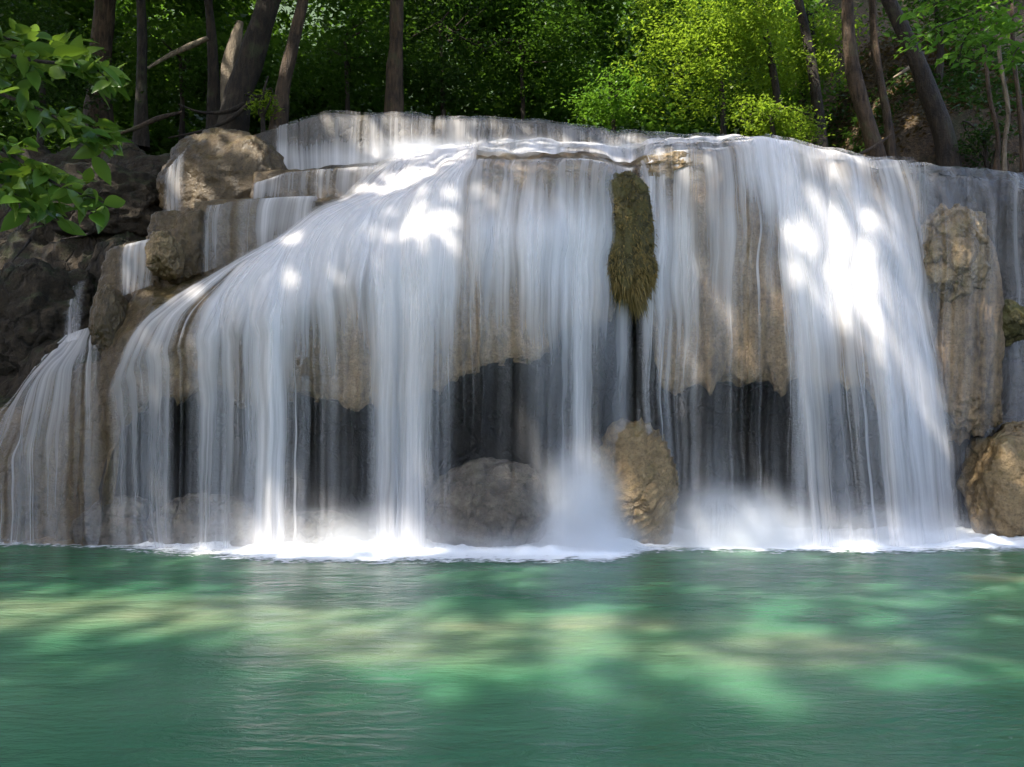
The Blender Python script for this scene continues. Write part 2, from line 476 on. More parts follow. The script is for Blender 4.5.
def build_cliff():
    pxs = np.arange(-160, 1200, 2.4)
    ts = np.concatenate([np.linspace(0, 2, 26), np.linspace(2, 5.5, 110)[1:], np.linspace(5.5, 9.2, 76)[1:], np.linspace(9.2, 11, 14)[1:]])
    PX, T = np.meshgrid(pxs, ts)
    P = cliff_pt(PX, T)
    n = grid_normals(P)
    if n[120, 200, 1] > 0:
        n = -n
    x, y, z = P[..., 0], P[..., 1], P[..., 2]
    flute = fbm(x * 4.2, y * 1.5, z * 0.45, 3, 3)
    lump = fbm(x * 1.3, y * 1.3, z * 1.1, 21, 5)
    fine = fbm(x * 6, y * 6, z * 5, 40, 3)
    d = 0.10 * flute + 0.16 * lump + 0.045 * fine - 0.10
    d = d * (0.35 + 0.65 * sstep(0, 2.5, T)) * (1 - 0.7 * sstep(8.3, 8.9, T) * (1 - sstep(9.3, 10, T)))
    left = 1 - sstep(60, 170, PX - 20 * (T - 6))
    d = d + left * sstep(5, 6.5, T) * 0.45 * fbm(x * 1.1, y * 1.1, z * 1.4, 60, 5)
    P = P + n * d[..., None]
    f = grid_faces(*PX.shape)
    o = mesh_np('cliff', P.reshape(-1, 3), f, M['cliff'])
    o.data.materials.append(M['soilrock'])
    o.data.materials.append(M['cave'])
    o.data.materials.append(M['wetbrown'])
    o.data.materials.append(M['ledge'])
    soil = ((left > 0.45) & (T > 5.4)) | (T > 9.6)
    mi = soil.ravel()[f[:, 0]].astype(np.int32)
    wet = ((T < 2.75) & (PX > 100) & (PX < 925)).ravel()[f[:, 0]]  # recess faces that take the painted cave shade
    jag = 8 * fbm(PX / 12.0, T * 2, 0.5, 33, 2)
    mi[((PX + jag > 920) & (T < 9)).ravel()[f[:, 0]]] = 3
    mi[((T > 7.9) & (T < 9.02) & (PX > 255)).ravel()[f[:, 0]]] = 3
    mi[((PX + jag < 330) & (T > 2.75) & (T < 7.9)).ravel()[f[:, 0]] & ~soil.ravel()[f[:, 0]]] = 4
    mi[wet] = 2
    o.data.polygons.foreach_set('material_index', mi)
    tag(o, kind='structure')
    return o


build_cliff()


# ------------------------------------------------------------------ terrain: pool basin, banks, the wooded slope behind
def ground_z(x, y):
    x = np.asarray(x, float); y = np.asarray(y, float)
    plateau = 7.25 + 0.10 * np.maximum(y - 19, 0) + 0.75 * np.maximum(y - 28, 0)
    plateau = plateau + sstep(7.0, 10.0, x) * (np.clip(y - 15.2, 0, 9) * 0.85) + sstep(-4, -9, x) * np.clip(y - 16.5, 0, 8) * 0.25
    bank = -1.6 + sstep(9.6, 13.5, np.abs(x)) * 4.2 + np.maximum(np.abs(x) - 13, 0) * 0.35
    bank = bank + sstep(-9, -15, y) * 3.0
    step = sstep(16.1, 16.9, y + 0.0 * x)
    side = sstep(11, 14, np.abs(x)) * sstep(8, 17, y)
    step = np.maximum(step, side)
    z = bank * (1 - step) + np.maximum(plateau, bank) * step
    return z + 0.22 * fbm(x * 0.5, y * 0.5, 0.5, 81, 4) * sstep(-1.5, 0.5, z) + 0.10 * fbm(x * 2.1, y * 2.1, 0.5, 85, 3) * sstep(5, 7, z)


xs = np.concatenate([np.linspace(-150, -22, 22), np.linspace(-21.6, 21.6, 200), np.linspace(22, 150, 22)])
ys = np.concatenate([np.linspace(-120, -16, 16), np.linspace(-15.5, 14.5, 60), np.linspace(14.8, 40, 130), np.linspace(41, 160, 26)])
GX, GY = np.meshgrid(xs, ys)
GZ = ground_z(GX, GY)
b = NT('leaf_litter')
P_ = b.n('ShaderNodeNewGeometry').outputs['Position']
n1 = b.noise(P_, 14, 6, 0.7); n2 = b.noise(P_, 0.9, 4, 0.6); n3 = b.noise(P_, 45, 3, 0.6)
c = b.mix(b.ramp(n1, 0.35, 0.68), (0.028, 0.018, 0.010), (0.13, 0.085, 0.045))
c = b.mix(b.math('MULTIPLY', b.ramp(n2, 0.5, 0.72), 0.55), c, (0.03, 0.05, 0.014))
c = b.mix(b.ramp(b.n('ShaderNodeSeparateXYZ', {0: P_}).outputs[1], 22, 27), c, (0.025, 0.05, 0.012))
bp = b.n('ShaderNodeBump', {'Strength': 0.9, 'Distance': 0.08, 'Height': b.math('ADD', n1, b.math('MULTIPLY', n3, 0.5))})
M['litter'] = b.finish(b.n('ShaderNodeBsdfPrincipled', {'Base Color': c, 'Roughness': 0.9, 'Normal': bp.outputs[0]}))
g = mesh_np('ground', np.stack([GX, GY, GZ], -1), grid_faces(*GX.shape), M['litter'])
tag(g, kind='structure')

# the pool: milky green water with a soft, wind-free ripple
b = NT('pool_water')
P_ = b.n('ShaderNodeNewGeometry').outputs['Position']
big = b.noise(b.scaled(P_, (0.28, 0.5, 1)), 1.0, 3, 0.5)
light_patch = b.n('ShaderNodeAttribute', attribute_name='light_patch').outputs['Fac']
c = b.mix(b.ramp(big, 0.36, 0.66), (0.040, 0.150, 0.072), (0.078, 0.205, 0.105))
sn = b.math('MULTIPLY', light_patch, b.math('ADD', 0.0, b.noise(b.scaled(P_, (0.9, 2.2, 1)), 1.0, 4, 0.6)), clamp=True)
c = b.mix(sn, c, (0.24, 0.25, 0.14))  # pale tint of the painted light patches
r1 = b.noise(b.scaled(P_, (1.3, 4.2, 1)), 1.0, 4, 0.55, 0.8)
r2 = b.noise(b.scaled(P_, (5, 13, 1), (3, 1, 0)), 1.0, 4, 0.6, 0.6)
hh = b.math('ADD', b.math('MULTIPLY', r1, 1.0), b.math('MULTIPLY', r2, 0.5))
bp = b.n('ShaderNodeBump', {'Strength': 0.65, 'Distance': 0.07, 'Height': hh})
M['pool'] = b.finish(b.n('ShaderNodeBsdfPrincipled', {'Base Color': c, 'Roughness': 0.17, 'IOR': 1.33, 'Normal': bp.outputs[0],
                                                      'Subsurface Weight': 1.0, 'Subsurface Radius': (0.9, 1.0, 0.9), 'Subsurface Scale': 2.0}))
px_ = np.concatenate([np.linspace(-16, 16, 260)])
py_ = np.concatenate([np.linspace(-16, 2, 30), np.linspace(2.1, 16, 240)])
WX, WY = np.meshgrid(px_, py_)


def water_z(x, y):
    near = np.exp(-((y - 11.6) / 1.6) ** 2)
    return 0.012 * fbm(x * 0.9, y * 1.8, 0.3, 5, 3) + 0.02 * near * fbm(x * 2.2, y * 3.2, 0.7, 6, 3)


WZ = water_z(WX, WY)
# pale patches of light painted into the pool colour (x, y, half-length, half-width in metres)
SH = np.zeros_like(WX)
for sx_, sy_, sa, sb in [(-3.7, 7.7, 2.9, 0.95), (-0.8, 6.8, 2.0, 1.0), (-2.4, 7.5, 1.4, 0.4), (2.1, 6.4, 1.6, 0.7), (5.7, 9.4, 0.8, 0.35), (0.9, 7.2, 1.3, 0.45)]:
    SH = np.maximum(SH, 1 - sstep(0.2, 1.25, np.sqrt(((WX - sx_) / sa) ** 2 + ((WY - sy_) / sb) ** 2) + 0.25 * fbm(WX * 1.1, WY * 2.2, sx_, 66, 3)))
tag(mesh_np('water', np.stack([WX, WY, WZ], -1), grid_faces(*WX.shape), M['pool'], attrs={'light_patch': SH}), kind='structure')


# ------------------------------------------------------------------ water sheets
# whiteness of the falling water by column (px where it lands) and by height (image rows 175, 230, 300, 350, 430, 515)
DROWS = np.array([175, 230, 300, 350, 430, 515.0])
DT = {
    105: [.0, .05, .10, .22, .22, .25], 118: [.1, .1, .25, .38, .34, .34], 150: [.4, .5, .55, .50, .42, .40],
    165: [.6, .7, .7, .62, .55, .45], 178: [.6, .6, .35, .18, .12, .18], 205: [.8, .8, .75, .62, .50, .45],
    235: [.9, .9, .85, .62, .50, .40], 268: [.9, .95, .92, .88, .82, .75], 300: [.9, .95, .85, .62, .45, .40],
    335: [.95, .9, .56, .36, .26, .24], 362: [.95, .76, .34, .24, .15, .16], 385: [1, .95, .8, .70, .66, .62],
    415: [1, 1, .95, .88, .85, .80], 436: [1, .95, .8, .60, .42, .35], 460: [.8, .9, .52, .3, .14, .12],
    490: [.2, .78, .42, .26, .16, .14], 515: [.2, .7, .32, .2, .15, .12], 540: [.2, .82, .5, .36, .26, .2],
    562: [.2, .8, .48, .36, .32, .45], 582: [.3, .92, .85, .84, .78, .78], 600: [.3, .6, .45, .34, .25, .4],
    615: [.3, .25, .25, .34, .34, .3], 632: [.4, .2, .3, .42, .38, .3], 648: [.6, .7, .66, .6, .42, .38],
    665: [.4, .72, .7, .6, .40, .45], 690: [.3, .65, .6, .5, .36, .5], 706: [.25, .2, .16, .18, .2, .45],
    730: [.3, .42, .34, .28, .26, .4], 752: [.75, .26, .15, .15, .16, .3], 775: [.95, .34, .16, .18, .2, .3],
    800: [1, .75, .62, .55, .42, .4], 815: [.7, .92, .84, .8, .74, .6], 845: [.5, 1, .9, .5, .32, .32],
    870: [.5, 1, .95, .66, .42, .38], 898: [.5, .95, .95, .86, .7, .52], 925: [.45, .7, .88, .84, .7, .5],
    950: [.4, .4, .6, .66, .56, .42], 970: [.2, .2, .25, .34, .36, .28], 985: [0, 0, 0, .08, .16, .2],
}
DX = np.array(sorted(DT))
DV = np.array([DT[k] for k in DX])


def dens_table(px, py):
    px = np.asarray(px, float); py = np.asarray(py, float)
    i = np.clip(np.searchsorted(DX, px) - 1, 0, len(DX) - 2)
    f = np.clip((px - DX[i]) / (DX[i + 1] - DX[i]), 0, 1)
    f = f * f * (3 - 2 * f)
    j = np.clip(np.searchsorted(DROWS, py) - 1, 0, len(DROWS) - 2)
    g = np.clip((py - DROWS[j]) / (DROWS[j + 1] - DROWS[j]), 0, 1)
    a = DV[i, j] * (1 - g) + DV[i, j + 1] * g
    c = DV[i + 1, j] * (1 - g) + DV[i + 1, j + 1] * g
    r = a * (1 - f) + c * f
    r = np.minimum(1, r + 0.14 * (1 - sstep(250, 340, py)) * sstep(0.4, 0.7, r))
    return r ** (1.0 + 1.05 * sstep(260, 400, py))


def sheet(name, top, bot, t0, t_drop, wtab, mat, off=0.07, seed=0, drift=0.12, fall=True, dens=None, t_end=0.6, rough=0.03, parent=None,
          edge=(0.02, 0.02), step=1.7, wfall=(1.0, 1.0)):
    """a veil of water: follows the rock face from t0 to t_drop along its own streamlines, then falls freely to the pool"""
    ncol = max(8, int((max(bot[1] - bot[0], top[1] - top[0])) / step))
    u = np.linspace(0, 1, ncol)
    tp = top[0] + (top[1] - top[0]) * u
    bt = bot[0] + (bot[1] - bot[0]) * u
    tr = np.linspace(t0, t_drop, int(abs(t0 - t_drop) * 26) + 6)
    wk = sorted(wtab)
    w = np.interp(tr, wk, [wtab[k] for k in wk])
    PX = tp[None] + (bt - tp)[None] * w[:, None]
    T = np.repeat(tr[:, None], ncol, 1)
    P = cliff_pt(PX, T, scallop=False)
    n = grid_normals(P)
    n = np.where(((n[..., 1] - 0.6 * n[..., 2]) > 0)[..., None], -n, n)
    ramp = sstep(0, 1, (t0 - T) / 0.35)
    nb = fbm(P[..., 0] * 3 + seed, P[..., 1] * 1.4, P[..., 2] * 0.7, 50 + seed, 3)
    P = P + n * (off + rough * nb)[..., None] * (0.3 + 0.7 * ramp)[..., None]
    if fall:
        # never let the sheet tuck back under itself: from the outermost point it drops straight down
        nf = 90
        y0 = P[-1, :, 1]
        z0 = P[-1, :, 2]
        s = np.linspace(0, 1, nf)[1:]
        wf = wfall[0] + (wfall[1] - wfall[0]) * s ** 0.8
        PXf = tp[None] + (bt - tp)[None] * wf[:, None]
        Z = z0[None] + (-0.04 - z0[None]) * s[:, None] ** 1.0
        Yf = y0[None] - drift * s[:, None] ** 1.2 + 0.03 * fbm(bt[None] / 14.0, s[:, None] * 0.8, seed + 0.5, 70 + seed, 2)
        Xf = (PXf - W / 2) / FPX * (Yf * CP + (Z - CAMZ) * SP)
        P = np.concatenate([P, np.stack([Xf, Yf, Z], -1)], 0)
    for _ in range(10):
        P[1:-1] = 0.25 * P[:-2] + 0.5 * P[1:-1] + 0.25 * P[2:]
    px, py = project(P)
    if dens is None:
        D = dens_table(np.repeat(bt[None], P.shape[0], 0), py)
    else:
        D = dens(np.repeat(u[None], P.shape[0], 0), px, py, P)
    e = sstep(0, edge[0], u) * sstep(0, edge[1], 1 - u)
    D = D * e[None]
    seg = np.linalg.norm(np.diff(P, axis=0), axis=-1).mean(1)
    v = np.concatenate([[0], np.cumsum(seg)])
    UV = np.stack(np.broadcast_arrays(bt[None] / 66.0 + seed * 3.7, v[:, None]), -1)
    return mesh_np(name, P.reshape(-1, 3), grid_faces(P.shape[0], ncol), M[mat], parent, attrs={'dens': D}, uv=UV.reshape(-1, 2))


def two_layers(label, **kw):
    d = kw.pop('inner', 0.26)
    o = sheet('waterfall', mat='veil_a', seed=kw.pop('seed', 0), **kw)
    tag(o, label, 'waterfall', 'falls of the cascade')
    kw2 = dict(kw)
    kw2['off'] = kw.get('off', 0.07) + 0.05
    base = kw.get('dens')

    def dn(u, px, py, P):
        if base is not None:
            return base(u, px, py, P) * d
        bt = kw['bot'][0] + (kw['bot'][1] - kw['bot'][0]) * u
        return dens_table(bt, py) * d
    kw2['dens'] = dn
    i = sheet('spray_veil', mat='veil_b', seed=11, parent=o, **kw2)
    return o


# broad main flow on the left of the dome
WL = {7.9: 0, 7.0: .06, 6.0: .2, 5.3: .55, 5.1: .72, 4.6: .93, 4.0: 1}
two_layers('broad white cascade fanning left over the rounded rock dome into the pool', top=(392, 480), bot=(106, 472), t0=7.9, t_drop=4.0, wtab=WL, edge=(0.03, 0.05), off=0.09)
two_layers('silky central curtain falling straight from the brown rim left of the hanging moss', top=(462, 640), bot=(452, 634), t0=6.4, t_drop=4.0, wtab={6.4: 0, 4.0: 1}, seed=2, edge=(0.14, 0.05))
two_layers('streaky curtain over the tan rock face between the hanging moss and the broad white fan', top=(645, 775), bot=(636, 806), t0=7.9, t_drop=4.0, wtab={7.9: 0, 5: .6, 4.0: 1}, seed=3)
WR = {6.1: 0, 5.0: .08, 4.5: .22, 4.0: .40}
two_layers('bright white fan of water spreading right in front of the rock pillar', top=(760, 917), bot=(798, 986), t0=6.1, t_drop=4.0, wtab=WR, wfall=(.40, 1.0), seed=4, edge=(0.03, 0.14), drift=0.16, off=0.12)


def d_up(u, px, py, P):
    z = P[..., 2]
    base = np.interp(px, [270, 280, 300, 330, 400, 470, 560, 640, 680, 700, 740], [.2, .5, .34, .36, .5, .55, .42, .45, .6, .3, .15])
    y0 = np.interp(px, [275, 400, 540, 640, 720], [113, 114, 121, 133, 138])
    return 0.5 * base + 0.5 * sstep(22, 46, py - y0) - 0.12 * (1 - sstep(0, 6, py - y0))


o = sheet('waterfall', (272, 742), (272, 742), 9.12, 7.9, {9.2: 0, 8: 1}, 'veil_c', 0.05, 6, fall=False, dens=d_up, rough=0.05)
tag(o, 'thin streaked curtain over the long straight topmost ledge', 'waterfall', 'falls of the cascade')


def const(v, lo=1.0):
    return lambda u, px, py, P: np.full(P.shape[:2], v)


def d_rush(u, px, py, P):
    return 0.55 + 0.9 * fbm(px / 30.0, P[..., 1] * 0.7, 0.5, 77, 4)


o = sheet('rapids', (385, 745), (385, 745), 8.25, 6.3, {9: 0, 5: 1}, 'veil_a', 0.14, 8, fall=False, dens=d_rush, rough=0.08, edge=(0.06, 0.05))
tag(o, 'churning white rapids on the terrace just under the topmost curtain', 'rapids')


def ledge_sheet(label, lip, drop, dens, seed, flare=0.0, fade=0.1, back=0.5, throw=0.10, mat='veil_c'):
    """a thin veil that slides over the rim of a ledge (lip: px, py, Y points) and drops to the rows given in drop"""
    lip = np.array(lip, float)
    n = max(10, int((lip[-1, 0] - lip[0, 0]) / 1.2))
    u = np.linspace(0, 1, n)
    k = np.linspace(0, 1, len(lip))
    lx, ly, lY = [np.interp(u, k, lip[:, a]) for a in range(3)]
    db = np.interp(u, np.linspace(0, 1, len(drop)), drop)
    ly = ly + 1.2 * vnoise(u * 5, 0.5, seed + 0.5, seed)
    L = at(lx, ly, lY)
    B = at(lx + flare, db, lY - throw)
    rows = []
    for a in np.linspace(1, 0, 8):
        rows.append(L + np.array([0, back * a, 0.035 + 0.0 * a]))
    for a in np.linspace(0, 1, 40)[1:]:
        p = L * (1 - a) + B * a
        p[:, 1] = lY - throw * (1 - (1 - min(a * 3, 1)) ** 2) - 0.02 * fbm(u * 9, a, seed, seed, 2)
        p[:, 2] += 0.035
        p[:, 0] = L[:, 0] + (B[:, 0] - L[:, 0]) * a ** 0.7
        rows.append(p)
    P = np.stack(rows)
    for _ in range(3):
        P[1:-1] = 0.25 * P[:-2] + 0.5 * P[1:-1] + 0.25 * P[2:]
    uu, _v = np.meshgrid(u, np.arange(len(P)))
    a = np.concatenate([np.zeros(8), np.linspace(0, 1, 40)[1:]])[:, None]
    D = np.interp(uu, np.linspace(0, 1, len(dens)), dens) * (1 - 0.35 * sstep(0.5, 1, a)) * sstep(0, fade, uu) * sstep(0, fade, 1 - uu)
    D[:6] *= np.linspace(0, 1, 6)[:, None]
    seg = np.linalg.norm(np.diff(P, axis=0), axis=-1).mean(1)
    v = np.concatenate([[0], np.cumsum(seg)])
    UV = np.stack(np.broadcast_arrays(lx[None] / 58.0 + seed * 3.7, v[:, None]), -1)
    o = mesh_np('waterfall', P.reshape(-1, 3), grid_faces(len(P), n), M[mat], attrs={'dens': D}, uv=UV.reshape(-1, 2))
    return tag(o, label, 'waterfall', 'falls of the cascade')


ledge_sheet('short low cascade over the step left of the rapids', [(252, 186, 13.9), (285, 174, 13.9), (325, 170, 13.85), (384, 166, 13.8)], [204, 200, 200, 196], [.6, .45, .2, .18, .4, .7], 9, -4)
ledge_sheet('thin veil over the tan ledge at upper left above the broad cascade', [(205, 207, 13.2), (245, 200, 13.2), (322, 197, 13.1)], [276, 262, 232], [.22, .36, .16, .08, .12, .5, .6, .45, .6], 12, -6)
ledge_sheet('small bluish spill in the notch beside the sunlit yellow rock', [(120, 247, 13.05), (158, 238, 13.05)], [300, 286], [.3, .5, .45, .3], 13, -3, fade=0.25)
ledge_sheet('faint veil down the left flank of the big brown rounded rock', [(164, 172, 14.25), (188, 146, 14.2)], [236, 222], [.2, .34, .15], 18, -3, fade=0.4)
o = sheet('waterfall', (66, 100), (-30, 112), 6.3, 0.7, {6.3: 0, 5.6: .35, 5: .75, 4: 1}, 'veil_c', 0.10, 14, fall=False,
          dens=lambda u, px, py, P: np.interp(py, [340, 370, 420, 470, 540], [.62, .42, .26, .16, .15]) * np.interp(u, [0, .25, .8, 1], [1.1, 1, .8, .35]), rough=0.05, edge=(0.03, 0.12))
tag(o, 'low fan of water sliding down the mound at the far left', 'waterfall', 'falls of the cascade')
o = sheet('waterfall', (68, 92), (66, 90), 7.3, 6.0, {7.3: 0, 6: 1}, 'veil_c', 0.12, 15, fall=False, dens=const(.2), rough=0.05, edge=(0.45, 0.45))
tag(o, 'narrow dim trickle feeding the low fan at the far left', 'waterfall', 'falls of the cascade')


def d_right(u, px, py, P):
    base = np.interp(px, [905, 925, 940, 960, 985, 1000, 1012, 1030, 1090], [.3, .2, .08, .06, .05, .06, .13, .1, .07])
    return base * (1 - 0.55 * sstep(215, 300, py) * (px < 985))


o = sheet('waterfall', (903, 1090), (903, 1090), 5.5, 3.0, {5.5: 0, 3: 1}, 'veil_c', 0.07, 16, fall=False, dens=d_right, rough=0.04, edge=(0.04, 0.04))
tag(o, 'faint shaded trickles over the dark ledge at the right edge', 'waterfall', 'falls of the cascade')
o = sheet('waterfall', (690, 905), (690, 905), 9.12, 8.2, {9.2: 0, 8: 1}, 'veil_c', 0.04, 17, fall=False, dens=const(.13), rough=0.02, edge=(0.1, 0.1))
tag(o, 'nearly dry dark dam wall trickle behind the right curtain', 'waterfall', 'falls of the cascade')


ledge_sheet('wispy threads of water falling in front of the cracked pillar', [(918, 175, 12.62), (955, 176, 12.75), (992, 179, 12.95)], [520, 470, 430], [.16, .1, .06, .08, .05, .12], 21, 4, fade=0.12, throw=0.55)
# ------------------------------------------------------------------ rocks
def ico(sub):
    import bmesh
    bm = bmesh.new()
    bmesh.ops.create_icosphere(bm, subdivisions=sub, radius=1)
    v = np.array([q.co[:] for q in bm.verts]); f = np.array([[q.index for q in p.verts] for p in bm.faces])
    bm.free()
    return v, f


ICO5, ICO6 = ico(5), ico(6)


def rock_verts(c, r, seed, rot=(0, 0, 0), amp=0.2, box=0.25, base=ICO6, freq=1.3, crack=0.0):
    v, f = base
    d = v.copy()
    m = np.abs(d).max(1, keepdims=True)
    d = d * (1 - box) + d / m * box * 0.85
    from mathutils import Euler
    E = np.array(Euler([R(a) for a in rot]).to_matrix())
    n = fbm(v[:, 0] * freq + seed, v[:, 1] * freq, v[:, 2] * freq, seed, 5)
    rd = 1 - np.abs(fbm(v[:, 0] * freq * 1.7, v[:, 1] * freq * 1.7 + seed, v[:, 2] * freq * 1.7, seed + 5, 4)) * 2
    fine = fbm(v[:, 0] * 7, v[:, 1] * 7 + seed, v[:, 2] * 7, seed + 9, 3)
    k = 1 + amp * n + amp * 0.4 * (rd - 0.5) + 0.06 * fine + 0.02 * fbm(v[:, 0] * 17, v[:, 1] * 17 + seed, v[:, 2] * 17, seed + 14, 2)
    if crack:
        ck = np.abs(vnoise(v[:, 0] * 2.3, v[:, 1] * 2.3 + seed, v[:, 2] * 2.3, seed + 3))
        k = k - crack * np.exp(-(ck / 0.07) ** 2)
    p = d * k[:, None] * np.array(r)
    return p @ E.T + np.array(c), f


def rock(name, px, py, Y, wpx, hpx, dep, label, mat, seed, cat='rock', group=None, **kw):
    c = at(px, py, Y)
    s = Y / FPX
    v, f = rock_verts(c, (wpx / 2 * s, dep, hpx / 2 * s), seed, **kw)
    o = mesh_np(name, v, f, M[mat])
    return tag(o, label, cat, group)


rock('boulder', 488, 512, 12.0, 128, 100, 0.55, 'low grey wet boulder at the foot of the central curtain', 'boulder', 3, 'boulder', amp=0.2, box=0.1)
rock('boulder', 116, 530, 12.45, 80, 74, 0.35, 'dark rounded stone at the waterline below the left edge of the broad cascade', 'boulder', 5, 'boulder', amp=0.2, box=0.1)
rock('boulder', 205, 530, 12.4, 110, 70, 0.35, 'tan wet stone under the spray of the broad left cascade', 'boulder', 8, 'boulder', amp=0.2, box=0.1)
rock('boulder', 300, 542, 12.2, 130, 64, 0.5, 'low brown stone half hidden behind the broad left cascade', 'boulder', 12, 'boulder', amp=0.3, box=0.1)
rock('rock', 962, 330, 13.0, 74, 232, 0.5, 'tall cracked tan rock pillar right of the white fan', 'cliff', 21, amp=0.2, box=0.35, crack=0.05, freq=1.5)
rock('rock', 952, 256, 12.75, 74, 100, 0.45, 'pale knob of rock on top of the cracked pillar', 'tanrock', 26, amp=0.28, box=0.15, crack=0.07, freq=1.6)
rock('rock', 1003, 322, 13.1, 46, 44, 0.35, 'small mossy shelf of rock right of the pillar', 'mossrock', 27, amp=0.3, box=0.1)
rock('boulder', 1032, 486, 13.0, 130, 130, 0.7, 'mossy tan boulder at the right edge of the pool', 'tanrock', 31, 'boulder', amp=0.2, box=0.3)
rock('rock', 226, 188, 14.9, 124, 116, 0.8, 'big brown rounded rock at the left end of the topmost ledge', 'ledge', 41, amp=0.18, box=0.12, freq=1.2)
rock('rock', 262, 252, 13.8, 150, 112, 0.6, 'stepped tan ledge rock below the big rounded one', 'ledge', 45, amp=0.09, box=0.75, freq=1.4)
rock('rock', 182, 248, 13.5, 66, 84, 0.5, 'golden brown shoulder of rock left of the stepped ledge', 'ledge', 46, amp=0.2, box=0.3, freq=1.3)
rock('rock', 318, 210, 14.4, 150, 84, 0.5, 'flat wet ledge between the low cascade and the rapids', 'ledge', 47, amp=0.08, box=0.75, freq=1.4)
rock('rock', 138, 292, 13.5, 72, 106, 0.4, 'wet brown step under the notch spill', 'ledge', 48, amp=0.1, box=0.6, freq=1.4)
rock('rock', 110, 322, 12.65, 34, 74, 0.35, 'golden knob at the left rim of the broad cascade', 'ledge', 44, amp=0.2, box=0.2, freq=1.4)
rock('rock', 167, 256, 12.95, 32, 48, 0.35, 'small sunlit yellow rock beside the notch spill', 'tanrock', 49, amp=0.3, box=0.2)
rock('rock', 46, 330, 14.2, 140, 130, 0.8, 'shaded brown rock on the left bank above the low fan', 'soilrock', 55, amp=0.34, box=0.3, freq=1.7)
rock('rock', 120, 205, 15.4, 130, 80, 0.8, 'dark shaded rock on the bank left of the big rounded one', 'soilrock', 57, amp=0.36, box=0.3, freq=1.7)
rock('rock', 672, 172, 12.75, 70, 34, 0.4, 'brown lip rock right of the hanging moss', 'tanrock', 61, amp=0.35, box=0.3)


# ridged tan boulder standing in the splash
def ridged():
    Y = 12.45
    v, f = ICO6
    s = Y / FPX
    c = at(640, 496, Y)
    d = v.copy()
    m = np.abs(d).max(1, keepdims=True)
    d = d * 0.82 + d / m * 0.14
    p = d * np.array([40 * s, 0.5, 76 * s])
    zz = v[:, 2]
    p[:, 0] += -0.17 * sstep(0.0, 1.0, zz) + 0.05 * np.sin(zz * 2)
    n = fbm(v[:, 0] * 1.4, v[:, 1] * 1.4, v[:, 2] * 1.4, 71, 4)
    ph = p[:, 2] * 52 + p[:, 0] * -26 + 5.5 * fbm(p[:, 0] * 2.2, p[:, 1] * 2.2, p[:, 2] * 2.2, 75, 3)
    rid = 1 - np.abs(np.sin(ph * 0.5)) ** 0.7
    fine = fbm(v[:, 0] * 9, v[:, 1] * 9, v[:, 2] * 9, 79, 3)
    p = p * (1 + 0.10 * n + 0.07 * rid + 0.03 * fine)[:, None]
    o = mesh_np('boulder', p + c, f, M['tanrock'])
    tag(o, 'tall tan boulder with combed ridges standing in the splash', 'boulder')


ridged()


# moss tongue hanging over the recess
def moss_tongue():
    e = empty('moss_clump', 'long tongue of olive moss hanging from the rim over the dark recess', 'moss')
    c = at(624, 236, 12.35)
    s = 12.35 / FPX
    c2 = c + np.array([0.20, -0.04, -0.55])
    a1 = rock_verts(c, (29 * s, 0.36, 64 * s), 88, amp=0.3, box=0.5, base=ICO5, freq=1.7)
    a2 = rock_verts(c2, (17 * s, 0.28, 32 * s), 89, amp=0.36, box=0.2, base=ICO5, freq=1.7)
    a3 = rock_verts(c + np.array([-0.12, -0.05, -0.45]), (15 * s, 0.26, 34 * s), 90, amp=0.36, box=0.2, base=ICO5, freq=1.7)
    v, f = join([a1, a2, a3])
    mesh_np('rock_core', v, f, M['mossrock'], e)
    N = 14000
    tri = f[rng.integers(0, len(f), N)]
    w3 = rng.dirichlet((1, 1, 1), N)
    p = (v[tri] * w3[..., None]).sum(1)
    keep = (p[:, 1] < c[1] + 0.1) & (fbm(p[:, 0] * 3, p[:, 1] * 3, p[:, 2] * 2.4, 92, 3) > -0.28)
    p = p[keep]
    n = len(p)
    out = (p - c) / np.array([26 * s, 0.36, 66 * s])
    out /= np.linalg.norm(out, axis=1, keepdims=True)
    L = rng.uniform(0.02, 0.10, n) * (1 + 2.6 * sstep(c[2] - 0.6, c[2] - 0.95, p[:, 2]) * rng.random(n) ** 2)
    w = rng.uniform(0.006, 0.014, n)
    side = np.stack([rng.normal(size=n), rng.normal(size=n) * 0.4, np.zeros(n)], 1)
    side /= np.linalg.norm(side, axis=1, keepdims=True)
    a = p + side * w[:, None]
    b_ = p - side * w[:, None]
    tip = p + out * (L * 0.6)[:, None] + np.array([0, 0, -0.7]) * L[:, None] + rng.normal(size=(n, 3)) * 0.02
    V = np.stack([a, b_, tip], 1).reshape(-1, 3)
    mesh_np('moss_strands', V, np.arange(3 * n).reshape(-1, 3), M['moss'], e, smooth=False)


moss_tongue()

# ------------------------------------------------------------------ foam and spray at the foot of the falls
b = NT('foam')
P_ = b.n('ShaderNodeNewGeometry').outputs['Position']
d = b.n('ShaderNodeAttribute', attribute_name='dens').outputs['Fac']
n1 = b.noise(b.scaled(P_, (3.2, 6, 1)), 1.0, 5, 0.6, 0.5)
n2 = b.noise(b.scaled(P_, (11, 18, 1)), 1.0, 5, 0.65)
s_ = b.math('ADD', b.math('MULTIPLY', n1, 0.5), b.math('MULTIPLY', n2, 0.5))
a_ = b.math('ADD', d, b.math('MULTIPLY', b.math('SUBTRACT', s_, 0.5), 3.6))
a_ = b.math('MULTIPLY', b.ramp(a_, 0.05, 0.6), b.ramp(d, 0.0, 0.12))
bp = b.n('ShaderNodeBump', {'Strength': 0.5, 'Distance': 0.05, 'Height': s_})
df = b.n('ShaderNodeBsdfDiffuse', {0: (0.9, 0.92, 0.94), 'Normal': bp.outputs[0]})
